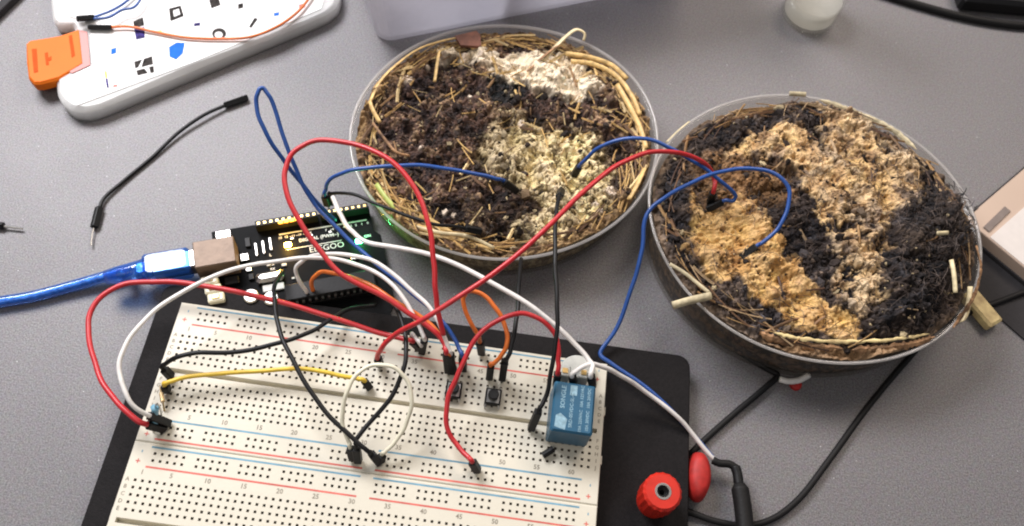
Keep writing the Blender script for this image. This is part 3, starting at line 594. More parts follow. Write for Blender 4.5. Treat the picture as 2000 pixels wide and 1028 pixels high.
lrib([(62, 96), (71, 95), (74, 140), (66, 142)]); lrib([(87, 104), (93, 102), (95, 126), (90, 127)]); lrib([(94, 113), (100, 110), (100, 117), (95, 119)]); lrib([(134, 70), (140, 68), (146, 108), (140, 112)])
pk = [(118, 66), (158, 56), (174, 64), (180, 128), (141, 146), (114, 130), (150, 122), (158, 112), (152, 66)]
Q = [U(x, y, ZL+.55) for x, y in [(152, 58), (170, 62), (176, 127), (141, 143), (116, 129), (158, 118)]]
MB().prism([(p.x, p.y) for p in Q], ZL+.1, ZL+.55).build('latch_recess', M['pinkp'], k_)
# wires lying on the chart
rt = root('jumper_wire', U(200, 52, ZL)); tag(rt, 'orange jumper wire lying across the printed parts chart', 'wire', 'wires on the parts chart')
plug(rt, U(172, 53, ZL+2), U(218, 54, ZL+2), 2.4, False)
MB().tube(smoothp([U(216, 53, ZL+2), U(250, 52, ZL+2), U(300, 62, ZL+1.6), U(360, 73, ZL+1.6), U(430, 76, ZL+1.6), U(490, 72, ZL+1.8), U(545, 50, ZL+2), U(585, 20, ZL+2.2), U(615, -20, ZL+2.2)], 8), .65, 10).build('insulation', M['orange'], rt, smooth=True)
for k, pts in enumerate(([(182, 34), (215, 22), (240, 8), (262, -10)], [(182, 37), (212, 34), (238, 20), (262, 14), (280, -10)])):
    rt = root('jumper_wire', U(160, 36, ZL)); tag(rt, ['blue jumper wire on the chart, nearer its top edge', 'blue jumper wire on the chart, nearer the orange wire'][k], 'wire', 'wires on the parts chart')
    plug(rt, U(150, 37-2*k+1, ZL+2+2.6*k), U(184, 35-1.5*k, ZL+2+2.6*k), 2.3, False)
    MB().tube(smoothp([U(x, y, ZL+2+k*2.4) for x, y in pts], 8), .6, 10).build('insulation', M['blue'], rt, smooth=True)
# ------------------------------------------------------------------ milky tub, vial, slab corners
tb = root('storage_tub', U(900, 0, DZ)); tag(tb, 'empty milky translucent plastic tub behind the straw dish', 'tub')
A = U(741, 90, DZ); B = U(1180, 2, DZ); dx = (B-A).normalized(); dy = Vector((-dx.y, dx.x, 0)); Wd, Hd = 170, 110
def rrect(off, z, r):
    o = []
    for (cx_, cy_, a0) in ((r-off, r-off, 180), (Wd-r+off, r-off, 270), (Wd-r+off, Hd-r+off, 0), (r-off, Hd-r+off, 90)):
        for k in range(7):
            a_ = math.radians(a0+15*k); p = Vector((A.x, A.y, 0))+dx*(cx_+r*math.cos(a_))+dy*(cy_+r*math.sin(a_)); o.append((p.x, p.y, z))
    return o
rings = [rrect(-2, DZ+.2, 8), rrect(0, DZ+2, 8), rrect(3, DZ+28, 8), rrect(7, DZ+60, 8), rrect(5.6, DZ+60, 7), rrect(1.6, DZ+28, 7), rrect(-1.4, DZ+3, 7)]
vs = sum(rings, []); n = 28; fs = [tuple(range(n-1, -1, -1)), tuple((len(rings)-1)*n+k for k in range(n))]
for q_ in range(len(rings)-1): fs += [(q_*n+k, q_*n+(k+1) % n, (q_+1)*n+(k+1) % n, (q_+1)*n+k) for k in range(n)]
MB().add(vs, fs).build('tub_body', M['tub'], tb, smooth=False)
p = Vector((A.x, A.y, 0))+dx*64+dy*55; MB().box((p.x, p.y, DZ+22), (1.2, 104, 36), X=dx).build('divider', M['tub'], tb)
vi = root('glass_vial', U(1577, 30, DZ)); tag(vi, 'small clear glass vial with a little clear water near the top edge', 'vial')
c0 = U(1577, 71, DZ); c0 = Vector((c0.x+.4, c0.y+14.5, DZ))
MB().lathe(c0, [(.1, .3), (12.6, .3), (14.0, .9), (14.6, 2.2), (14.8, 30), (14.8, 62), (14.0, 62), (13.8, 30), (13.6, 3.2), (12.8, 2.2), (.1, 2.0)], 48, closed=False).build('wall', M['vial'], vi, smooth=True)
wt = MB().lathe(c0+Vector((0, 0, 2.6)), [(.1, 0), (12.6, 0), (13.3, 1.0), (13.5, 11.2), (13.3, 10.6), (.1, 10.4)], 48, closed=False).build('water', M['water'], vi, smooth=True)
sl = root('tablet', U(-20, -10, DZ)); tag(sl, 'white topped slab corner with dark edge at the top left corner', 'tablet')
a = U(2, 19, DZ+4); b = U(24, -2, DZ+4); dx2 = (b-a).normalized(); dy2 = Vector((-dx2.y, dx2.x, 0))
ct = (a+b)/2+dy2*30; MB().box((ct.x, ct.y, DZ+2), (120, 60, 4), X=dx2, ch=.3).build('case', M['dark'], sl)
MB().box((ct.x+dy2.x*2, ct.y+dy2.y*2, DZ+4.15), (116, 56, .25), X=dx2).build('top_sheet', M['paper'], sl)
dv = root('laptop', U(1990, 430, DZ)); tag(dv, 'pale beige device corner with white top and grey slot beyond the dark dish', 'device')
za = DZ+9
cor = U(1885, 428, za); e1 = (U(2000, 330, za)-cor).normalized(); e2 = (U(2000, 532, za)-U(1922, 468, za)).normalized()
def quadp(p0, l1, l2): return [(q_.x, q_.y) for q_ in (p0, p0+e1*l1, p0+e1*l1+e2*l2, p0+e2*l2)]
MB().prism(quadp(cor, 150, 140), DZ+3, za, inset=.4).build('case', M['pinkdev'], dv)
MB().prism(quadp(cor+e2*13+e1*.8, 146, 120), za+.02, za+.3).build('white_panel', M['whited'], dv)
a_, b_ = U(1926, 449, za+.3), U(1968, 408, za+.3); dd = (b_-a_).normalized(); nn = Vector((-dd.y, dd.x, 0))
MB().box((a_+b_)/2+Vector((0, 0, .1)), ((b_-a_).length, 3.4, .5), X=dd, ch=.2).build('slot', M['slot'], dv)
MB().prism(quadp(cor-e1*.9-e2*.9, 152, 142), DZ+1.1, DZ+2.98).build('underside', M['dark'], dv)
fo = [U(x, y, DZ+.9) for x, y in ((1870, 440), (1905, 440), (2080, 560), (2080, 715), (2000, 662), (1890, 566))]  # thin flat sheet that makes the desk black below the device
tag(MB().prism([(p.x, p.y) for p in fo], DZ+.05, DZ+.9).build('black_sheet', M['dark']), 'flat black sheet under the pale device at the right edge', 'folder')
# ------------------------------------------------------------------ noise (vectorised)
def vhash(ix, iy, s): 
    h = (ix.astype(np.int64)*374761393+iy.astype(np.int64)*668265263+s*1442695041) & 0xffffffff
    h = ((h ^ (h >> 13))*1274126177) & 0xffffffff; h = (h ^ (h >> 16)) & 0xffffffff
    return h/4294967295.0
def vnoise(x, y, s=0):
    ix, iy = np.floor(x), np.floor(y); fx, fy = x-ix, y-iy; fx = fx*fx*(3-2*fx); fy = fy*fy*(3-2*fy)
    a, b, c, d = vhash(ix, iy, s), vhash(ix+1, iy, s), vhash(ix, iy+1, s), vhash(ix+1, iy+1, s)
    return (a*(1-fx)+b*fx)*(1-fy)+(c*(1-fx)+d*fx)*fy
def fbm(x, y, s=0, o=4): 
    t = 0; a = .5; n = 0
    for k in range(o): t = t+a*vnoise(x*2**k+17.3*k, y*2**k-9.1*k, s+k); n += a; a *= .55
    return t/n
def worley(x, y, s=0):
    ix, iy = np.floor(x), np.floor(y); d1 = np.full(x.shape, 9.); idv = np.zeros(x.shape)
    for a in (-1, 0, 1):
        for b in (-1, 0, 1):
            cx_, cy_ = ix+a, iy+b; px_, py_ = cx_+vhash(cx_, cy_, s), cy_+vhash(cx_, cy_, s+5)
            d = np.hypot(px_-x, py_-y); m_ = d < d1; d1 = np.where(m_, d, d1); idv = np.where(m_, vhash(cx_, cy_, s+9), idv)
    return d1, idv
def sst(a, b, x): t = np.clip((x-a)/(b-a), 0, 1); return t*t*(3-2*t)
def polyd(x, y, poly):
    """signed distance (mm, positive inside) to a polygon"""
    ins = np.zeros(x.shape, bool); dm = np.full(x.shape, 1e9); n = len(poly)
    for i in range(n):
        (x0, y0), (x1, y1) = poly[i], poly[(i+1) % n]
        c_ = ((y0 > y) != (y1 > y)); xx = (x1-x0)*(y-y0)/((y1-y0) if y1 != y0 else 1e-9)+x0; ins ^= c_ & (x < xx)
        L2 = (x1-x0)**2+(y1-y0)**2+1e-9; t = np.clip(((x-x0)*(x1-x0)+(y-y0)*(y1-y0))/L2, 0, 1)
        dm = np.minimum(dm, np.hypot(x-x0-t*(x1-x0), y-y0-t*(y1-y0)))
    return np.where(ins, dm, -dm)
def PX(pts, z): return [(U(x, y, z).x, U(x, y, z).y) for x, y in pts]
r2 = lambda pts: [(650+u/2.856, v/2.856) for u, v in pts]
r3 = lambda pts: [(1300+u/2.856, v/2.856) for u, v in pts]
r6 = lambda pts: [(1300+u/2.856, 330+v/2.856) for u, v in pts]
# ------------------------------------------------------------------ dishes
def dish(c, a, b, phi, zr, label):
    rt = root('clear_dish', (c[0], c[1], DZ)); tag(rt, label, 'dish', 'clear dishes of substrate')
    H = zr-DZ; ca, sa = math.cos(phi), math.sin(phi); n = 144
    def ring(off, z):
        o = []
        for k in range(n):
            t = 2*math.pi*k/n; w_ = .25*math.sin(3*t+1)+.2*math.sin(5*t)
            X, Y = (a+off+w_)*math.cos(t), (b+off+w_)*math.sin(t); o.append((c[0]+X*ca-Y*sa, c[1]+X*sa+Y*ca, DZ+z))
        return o
    def rings(pr, closeA=False, closeB=False, loop=False):
        R = [ring(*q_) for q_ in pr]; vs = sum(R, []); fs = []
        for q_ in range(len(R)-1 if not loop else len(R)):
            q2 = (q_+1) % len(R); fs += [(q_*n+k, q_*n+(k+1) % n, q2*n+(k+1) % n, q2*n+k) for k in range(n)]
        if closeA: fs.append(tuple(range(n-1, -1, -1)))
        if closeB: fs.append(tuple((len(R)-1)*n+k for k in range(n)))
        return MB().add(vs, fs)
    rings([(-5.5, .3), (-4.2, .5), (-3.6, 1.4), (-.6, H-1.2), (-1.8, H-1.2), (-4.7, 2.2), (-6, 1.6)], True, True).build('wall', M['dish'], rt, smooth=True)
    rings([(-1.2, H-1.15), (-.3, H-1.15), (.1, H-.6), (0, H-.1), (-.7, H), (-1.2, H-.4)], loop=True).build('rim', M['rim'], rt, smooth=True)
    return rt
D1 = dict(c=(31.03, 112.8), a=68.5, b=62.5, phi=math.radians(26.1), zr=5)
D2 = dict(c=(165.9, 89.6), a=72.2, b=66.2, phi=math.radians(8.5), zr=9)
dish(**D1, label='round clear plastic dish holding straw and brown substrate, the left of the two')
dish(**D2, label='round clear plastic dish heaped with black and golden substrate, the right of the two')
# zones, as outlines on the substrate
z1 = 3
cr1 = PX(r2([(560, 250), (640, 262), (760, 280), (850, 285), (900, 320), (1000, 315), (1150, 300), (1300, 310), (1380, 345), (1460, 395), (1500, 455), (1450, 510), (1390, 545), (1290, 505), (1200, 475), (1110, 495), (1050, 455), (980, 425), (900, 385), (830, 340), (760, 325), (690, 315), (600, 320)]), z1)
cr2 = PX([(1000, 224), (1035, 236), (1070, 250), (1130, 256), (1170, 266), (1190, 300), (1188, 340), (1205, 370), (1195, 410), (1150, 440), (1100, 462), (1040, 455), (1050, 425), (1062, 400), (1035, 372), (985, 345), (950, 325), (940, 290), (965, 255)], z1)
cr3 = PX([(1010, 430), (1060, 415), (1120, 410), (1130, 440), (1080, 475), (1020, 478)], z1)
bk1 = PX(r2([(860, 440), (930, 420), (1040, 470), (1060, 540), (1000, 590), (900, 590), (840, 540)]), z1)
dk1 = PX([(930, 365), (1040, 370), (1060, 405), (1030, 430), (1040, 480), (960, 490), (890, 460), (850, 400)], z1)
z2 = 12
g1 = PX([(1425, 300), (1440, 272), (1480, 252), (1530, 242), (1575, 250), (1598, 285), (1622, 300), (1610, 240), (1625, 212), (1665, 215), (1700, 255), (1715, 288), (1765, 305), (1800, 325), (1808, 360), (1795, 395), (1762, 405), (1745, 440), (1722, 462), (1698, 445), (1668, 425), (1640, 405), (1600, 392), (1572, 355), (1550, 332), (1500, 305), (1460, 302)], z2)
g2 = PX(r6([(175, 110), (240, 230), (380, 200), (430, 140), (470, 200), (530, 270), (600, 330), (640, 440), (700, 530), (760, 590), (850, 660), (900, 720), (970, 790), (1075, 850), (1050, 935), (960, 925), (830, 895), (720, 815), (620, 775), (560, 705), (470, 685), (400, 625), (350, 585), (270, 535), (200, 480), (130, 430), (160, 330)]), z2)
g3 = PX(r6([(930, 380), (1030, 370), (1090, 470), (1160, 550), (1210, 650), (1190, 760), (1100, 840), (1000, 770), (940, 680), (980, 560), (940, 470)]), z2)
g4 = PX(r3([(1290, 800), (1420, 830), (1460, 930), (1380, 960), (1300, 880)]), z2)
g5 = PX(r3([(850, 545), (1000, 590), (1150, 690), (1300, 760), (1240, 800), (1120, 740), (1000, 700), (930, 640)]), z2)
bkw = PX(r6([(560, 940), (700, 960), (950, 990), (1060, 975), (1200, 970), (1370, 985), (1480, 960), (1500, 1000), (1300, 1030), (1000, 1060), (750, 1020), (600, 975)]), z2)
pm = PX(r6([(1390, 60), (1500, 110), (1700, 190), (1730, 400), (1640, 700), (1500, 900), (1200, 935), (1080, 900), (1200, 700), (1190, 500), (1260, 320), (1330, 180)]), 16)
g6 = PX([(1600, 385), (1680, 410), (1740, 440), (1740, 480), (1700, 520), (1650, 500), (1620, 450), (1580, 410)], z2)
br2 = PX([(1340, 300), (1420, 285), (1470, 300), (1540, 330), (1560, 370), (1500, 400), (1440, 420), (1390, 400), (1350, 350)], z2)
fl1 = [(*U(a_, b_, 3).xy, r_) for a_, b_, r_ in ((908, 108, 2.6), (938, 112, 2.2), (795, 152, 3.4), (865, 112, 2.6), (1020, 238, 2.6), (918, 180, 1.4), (822, 292, 1.3), (1195, 372, 3.0), (1165, 395, 2.0), (1175, 410, 1.6), (870, 412, 1.8), (888, 420, 1.6), (835, 124, 1.6))]
def field(which, x, y):
    """height (mm), colour (n,3) of the substrate surface at plan position x, y"""
    D = D1 if which == 1 else D2; c = D['c']; ca, sa = math.cos(D['phi']), math.sin(D['phi'])
    X = (x-c[0])*ca+(y-c[1])*sa; Y = -(x-c[0])*sa+(y-c[1])*ca; rho = np.hypot(X/D['a'], Y/D['b'])
    wx = (fbm(x/6, y/6, 21, 5)-.5)*13; wy = (fbm(x/6, y/6, 31, 5)-.5)*13
    n0 = fbm(x/18, y/18, 2, 3); n1 = fbm(x/7, y/7, 3); n2 = fbm(x/2.4, y/2.4, 5); n3 = fbm(x/.8, y/.8, 8, 3)
    w1, i1 = worley(x/5.2+n2*.7, y/5.2+n1*.6, 12); w2, i2 = worley(x/2.1+n3*.4, y/2.1, 14); w3, i3 = worley(x/1.0, y/1.0, 15)
    E = lambda q: q[..., None]
    mix = lambda a, b, m: a*(1-E(m))+b*E(m)
    tonal = sst(.30, .66, n1*.55+n2*.3+i1*.15)            # dark to light soil clumps
    if which == 1:
        dark = np.array([.020, .013, .013]); mid = np.array([.080, .045, .033]); lite = np.array([.27, .175, .10])
        soil = mix(mix(dark+0*E(x), mid, sst(.15, .6, tonal)), lite, sst(.70, 1.0, tonal*.7+i3*.35))
        soil = soil*E(.55+.9*i2*n3*2)*E(.55+.9*n0)
        h = .5+(n1-.5)*9+(n0-.5)*5+(.55-w1)*3.0+(.5-w2)*1.6+(.5-w3)*.6+(n3-.5)*1.0
        d_ = polyd(x+wx, y+wy, cr1); m = sst(-3.5, 1.5, d_); m1 = m*sst(.19, .31, n2*.42+n3*.16+(1-w2)*.12+n1*.20)
        white = np.stack([.86+0*x, .70+.06*n2, .47+.14*n2], -1); h = h+m1*1.5+m*.8-m*.8*((n3-.5)*1.0+(.5-w3)*.6+(.5-w2)*1.0)
        col = mix(soil, white*E(.86+.22*n3), m1)
        d_ = polyd(x+wx, y+wy, cr2); m = np.maximum(sst(-5, 5, d_), sst(-3, 3, polyd(x+wx, y+wy, cr3))*.85)
        m2 = m*sst(.42, .55, n2*.36+n3*.18+i2*.18+(1-w2)*.08+m*.14); h = h+m2*1.2-m*.5*((.5-w2)*1.6+(.5-w3)*.6+(n3-.5)*1.0)
        yel = np.stack([.78+.08*n3, .62+.08*n3, .30+.16*n1], -1)*E(.70+.45*sst(30, 62, x)); olive = np.array([.17, .12, .045])
        col = mix(mix(col, olive*E(.5+n3), m*.7), yel*E(.55+.65*n3), m2)
        m = sst(-2, 1.5, polyd(x+wx*.7, y+wy*.7, bk1)); col = mix(col, np.array([.006, .0085, .010])*E(.4+1.6*n3), m*.93); h = h+1.2*m
        m = sst(-3, 5, polyd(x+wx, y+wy, dk1)); col = col*(1-.6*E(m))
        for (fx, fy, fr) in fl1:                              # pale mould flecks
            m = sst(fr, fr*.5, np.hypot(x+wx*.15-fx, y+wy*.15-fy)); col = mix(col, np.array([.80, .66, .52])*E(.7+.4*n3), m); h = h+m*1.2
        ringm = sst(.84, .96, rho+(n2-.5)*.16)*(.25+.75*sst(.38, .58, fbm(x/14, y/14, 91))); st = fbm(x/6+y/1.1, y/6-x/1.1, 44, 2)
        col = mix(col, np.stack([.34+.30*st, .20+.22*st, .08+.12*st], -1)*E(.3+st), .7*ringm); h = h+ringm*(.8+st*1.5)
    else:
        dark = np.array([.010, .0085, .0105]); mid = np.array([.040, .028, .024]); lite = np.array([.16, .115, .085])
        soil = mix(mix(dark+0*E(x), mid, sst(.2, .8, tonal)), lite, sst(.82, 1.05, tonal*.65+i3*.45))
        greym = sst(.52, .68, fbm(x/8, y/8, 71))*sst(.45, .6, n2); soil = mix(soil, np.array([.105, .10, .11])*E(.4+n3*1.2), greym*.55)
        d_pm = polyd(x+wx*.6, y+wy*.6, pm); mm = sst(-1, 11, d_pm)
        soil = soil*E(1-.45*mm)
        h = 6.3+(n1-.5)*9+(n0-.5)*6+5.5*(1-rho**2)+(.55-w1)*2.6+(.5-w2)*1.5+(.5-w3)*.6+(n3-.5)*1.0+mm*9+mm*(n2-.5)*6
        col = soil
        brownish = sst(-3, 6, polyd(x+wx, y+wy, br2)); col = mix(col, np.stack([.24+.12*n2, .115+.09*n2, .045+.04*n2], -1)*E(.3+1.2*n3*n1*2), brownish*.75)
        gold = np.stack([.62+.10*n2, .37+.10*n2, .09+.10*n1+.03*n3], -1); ochre = np.stack([.36+.2*n2, .17+.13*n2, .035+.05*n2], -1)
        pale = np.stack([.70+.12*n2, .52+.12*n2, .30+.14*n2], -1)
        gold = mix(gold, ochre, sst(.48, .68, fbm(x/5, y/5, 83)))
        for poly, thr, cc, up, soft in ((g1, .27, .45, 1.8, 2.6), (g2, .20, .10, 1.0, 1.8), (g3, .345, .75, 1.6, 4.0), (g4, .30, .8, 1.3, 3.0), (g5, .30, .8, .8, 3.0), (g6, .36, .5, 1.2, 4.0)):
            d_ = polyd(x+wx, y+wy, poly); m = sst(-soft, soft*.7, d_); tex = n2*.42+n3*.18+(1-w1)*.10+n1*.16
            mg = m*sst(thr+.12*(1-m), thr+.12*(1-m)+.085, tex)
            cl = mix(gold, pale, np.clip(cc*(.3+1.2*n1)+0*x, 0, 1))
            h = h+mg*up*(.6+.8*n2)+m*.3
            f_ = 1.0 if poly is g2 else .85; h = h-mg*f_*((.55-w1)*2.6+(.5-w2)*1.5+(.5-w3)*.6)*.9-mg*.5*(n3-.5)+mg*(fbm(x/4+y/9, y/1.6-x/5, 57, 3)-.5)*2.2
            cl = cl*E(.78+.5*fbm(x/4+y/9, y/1.6-x/5, 57, 3))
            if poly is not g2:                                # brown and greyish blotches in the skin
                bl = sst(.50, .64, fbm(x/5.5, y/5.5, 95, 4)); cl = mix(cl, np.array([.20, .115, .06])*E(.5+n3*1.2), bl*.75)
                bl = sst(.56, .68, fbm(x/6.5, y/6.5, 97, 4)); cl = mix(cl, np.array([.20, .19, .19])*E(.5+n3), bl*.4)
            else:
                bl = sst(.58, .70, fbm(x/5.0, y/5.0, 99, 4)); cl = mix(cl, np.array([.26, .12, .04])*E(.5+n3), bl*.65)
            col = mix(col, cl*E(.66+.5*n3), mg)
        hole_ = sst(.30, .20, w2)*(i2 > .80)*sst(0, 2, np.maximum(polyd(x, y, g1), polyd(x, y, g2))); col = mix(col, np.array([.07, .045, .03]), hole_*.85); h = h-hole_*1.3
        m = sst(-1, 1.5, polyd(x+wx*.4, y+wy*.4, bkw)); st = fbm(x/7, y/1.2, 45, 3)
        col = mix(col, np.stack([.16+.50*st, .09+.30*st, .04+.15*st], -1)*E(.3+1.2*n2), m*.85); h = h+m*1.0
        ringm = sst(.90, .97, rho+(n2-.5)*.08)*(1-mm); st = fbm(x/6, y/6, 46, 2)
        col = mix(col, np.stack([.24+.2*st, .16+.15*st, .10+.1*st], -1)*E(.3+st), .5*ringm)
        h = h-ringm*1.2*(1-m)-3.2*sst(.80, .98, rho)*sst(-10, 25, (y-c[1]))*sst(12, -20, x-c[0])*(1-mm)
    return h, np.clip(col, .002, .85), rho
def mesh_np(name, V_, F_, col, mt, origin, parent=None, smooth=True):
    me = bpy.data.meshes.new(name); nv = len(V_); nf = len(F_); k = F_.shape[1]
    me.vertices.add(nv); me.vertices.foreach_set('co', ((V_-np.array(origin))*S).astype(np.float32).ravel())
    me.loops.add(nf*k); me.polygons.add(nf)
    me.loops.foreach_set('vertex_index', F_.astype(np.int32).ravel()); me.polygons.foreach_set('loop_start', np.arange(0, nf*k, k, dtype=np.int32))
    me.polygons.foreach_set('loop_total', np.full(nf, k, dtype=np.int32)); me.update(calc_edges=True); me.validate()
    at = me.color_attributes.new('tone', 'FLOAT_COLOR', 'POINT'); at.data.foreach_set('color', np.c_[col, np.ones(nv)].astype(np.float32).ravel())
    me.materials.append(mt); me.polygons.foreach_set('use_smooth', [smooth]*nf)
    o = bpy.data.objects.new(name, me); COL.objects.link(o); o.location = Vector(origin)*S; return o
def substrate(which, label):
    D = D1 if which == 1 else D2; nr, na = 185, 1080; c = D['c']; ca, sa = math.cos(D['phi']), math.sin(D['phi'])
    rr = np.linspace(.004, 1, nr)**.85; t = np.linspace(0, 2*math.pi, na, endpoint=False); Rg, Tg = np.meshgrid(rr, t, indexing='ij')
    aa, bb_ = D['a']-2.6, D['b']-2.6; X = Rg*aa*np.cos(Tg); Y = Rg*bb_*np.sin(Tg); x = c[0]+X*ca-Y*sa; y = c[1]+X*sa+Y*ca
    h, col, rho = field(which, x, y); lim = D['zr']-1.2
    if which == 1: h = np.minimum(h, lim+6)
    z = h; V_ = [np.stack([x, y, z], -1)]; C_ = [col]
    zt = z[-1]; ns = 14                                      # the side seen through the clear wall
    for k in range(1, ns+1):
        f = k/ns; zz_ = zt*(1-f)+(DZ+2.4)*f; off = -1.0*0-3.2*(np.clip((D['zr']-zz_)/(D['zr']-DZ), 0, 1)); q_ = 1+off/D['a']
        nn_ = fbm(t*40, zz_/1.6, 51+which); nn2 = fbm(t*13, zz_/5, 61+which)
        V_.append(np.stack([c[0]+(X[-1]*ca-Y[-1]*sa)*q_, c[1]+(X[-1]*sa+Y[-1]*ca)*q_, zz_], -1)[None])
        base = np.array([.16, .115, .065]) if which == 1 else np.array([.035, .024, .018]); lt_ = np.array([.36, .28, .16]) if which == 1 else np.array([.17, .11, .065])
        w_ = sst(.4, .65, nn_*.6+nn2*.4)[:, None]; C_.append(((base*(1-w_)+lt_*w_)*(.45+nn_[:, None]))[None])
    V_ = np.concatenate(V_, 0); C_ = np.concatenate(C_, 0); R_ = V_.shape[0]
    idx = np.arange(R_*na).reshape(R_, na); a_ = idx[:-1]; b_ = idx[1:]
    F_ = np.stack([a_, b_, np.roll(b_, -1, 1), np.roll(a_, -1, 1)], -1).reshape(-1, 4)
    o = mesh_np('substrate', V_.reshape(-1, 3), F_, C_.reshape(-1, 3), M['soil'], (c[0], c[1], DZ+2.4))
    tag(o, label, 'substrate', None, 'stuff'); return o
substrate(1, 'brown soil with cream mould patches filling the straw dish')
substrate(2, 'black peat with golden mycelium filling the dark dish')
# crumbs and fibres lying on the substrate
ICO = None
def ico():
    p = (1+5**.5)/2; v = np.array([(-1, p, 0), (1, p, 0), (-1, -p, 0), (1, -p, 0), (0, -1, p), (0, 1, p), (0, -1, -p), (0, 1, -p), (p, 0, -1), (p, 0, 1), (-p, 0, -1), (-p, 0, 1)], float); v /= np.linalg.norm(v[0])
    f = np.array([(0, 11, 5), (0, 5, 1), (0, 1, 7), (0, 7, 10), (0, 10, 11), (1, 5, 9), (5, 11, 4), (11, 10, 2), (10, 7, 6), (7, 1, 8), (3, 9, 4), (3, 4, 2), (3, 2, 6), (3, 6, 8), (3, 8, 9), (4, 9, 5), (2, 4, 11), (6, 2, 10), (8, 6, 7), (9, 8, 1)])
    return v, f
def rand_in(which, n, rmax=.955, rmin=0):
    D = D1 if which == 1 else D2; r = np.sqrt(rng.uniform(rmin**2, rmax**2, n)); t = rng.uniform(0, 2*math.pi, n); ca, sa = math.cos(D['phi']), math.sin(D['phi'])
    X = r*(D['a']-2.6)*np.cos(t); Y = r*(D['b']-2.6)*np.sin(t); return D['c'][0]+X*ca-Y*sa, D['c'][1]+X*sa+Y*ca, r, t
def crumbs(which, n, label):
    x, y, r, t = rand_in(which, n); h, col, rho = field(which, x, y); v, f = ico(); Vs = []; Fs = []; Cs = []
    lum = col.mean(1); gold_area = lum > .22
    keep = rng.random(n) > np.where(gold_area, .86 if which == 1 else .97, 0); x, y, h, col, lum = x[keep], y[keep], h[keep], col[keep], lum[keep]; n = len(x)
    s = rng.lognormal(-.60, .55, n)*(1.0 if which == 1 else .95); s = np.clip(s, .2, 1.9)
    q_ = rng.normal(size=(n, 4)); q_ /= np.linalg.norm(q_, axis=1)[:, None]
    w_, a, b, c_ = q_.T
    Rm = np.stack([np.stack([1-2*(b*b+c_*c_), 2*(a*b-c_*w_), 2*(a*c_+b*w_)], -1), np.stack([2*(a*b+c_*w_), 1-2*(a*a+c_*c_), 2*(b*c_-a*w_)], -1), np.stack([2*(a*c_-b*w_), 2*(b*c_+a*w_), 1-2*(a*a+b*b)], -1)], 1)
    sc_ = s[:, None]*rng.uniform(.45, 1.5, (n, 3)); vv = v[None]*(1+rng.uniform(-.3, .3, (n, 12, 1)))*sc_[:, None, :]
    vv = np.einsum('nij,nkj->nki', Rm, vv)+np.stack([x, y, h+s*.12], -1)[:, None]
    shade = rng.uniform(.45, 1.5, (n, 1)); cc = col*shade
    pal = rng.random(n) < (.10 if which == 1 else .04); cc[pal] = np.array([.52, .41, .24])*rng.uniform(.5, 1.2, (pal.sum(), 1))
    dk = rng.random(n) < .30; cc[dk] = np.array([.022, .015, .012])*rng.uniform(.5, 1.8, (dk.sum(), 1))
    cc = np.repeat(np.clip(cc, .002, .8)[:, None], 12, 1)
    F_ = (f[None]+12*np.arange(n)[:, None, None]).reshape(-1, 3)
    D = D1 if which == 1 else D2
    tag(mesh_np('soil_crumbs', vv.reshape(-1, 3), F_, cc.reshape(-1, 3), M['crumb'], (D['c'][0], D['c'][1], 0), smooth=False), label, 'soil crumbs', None, 'stuff')
crumbs(1, 3600, 'loose brown crumbs scattered over the straw dish surface'); crumbs(2, 5200, 'loose black crumbs scattered over the dark dish surface')
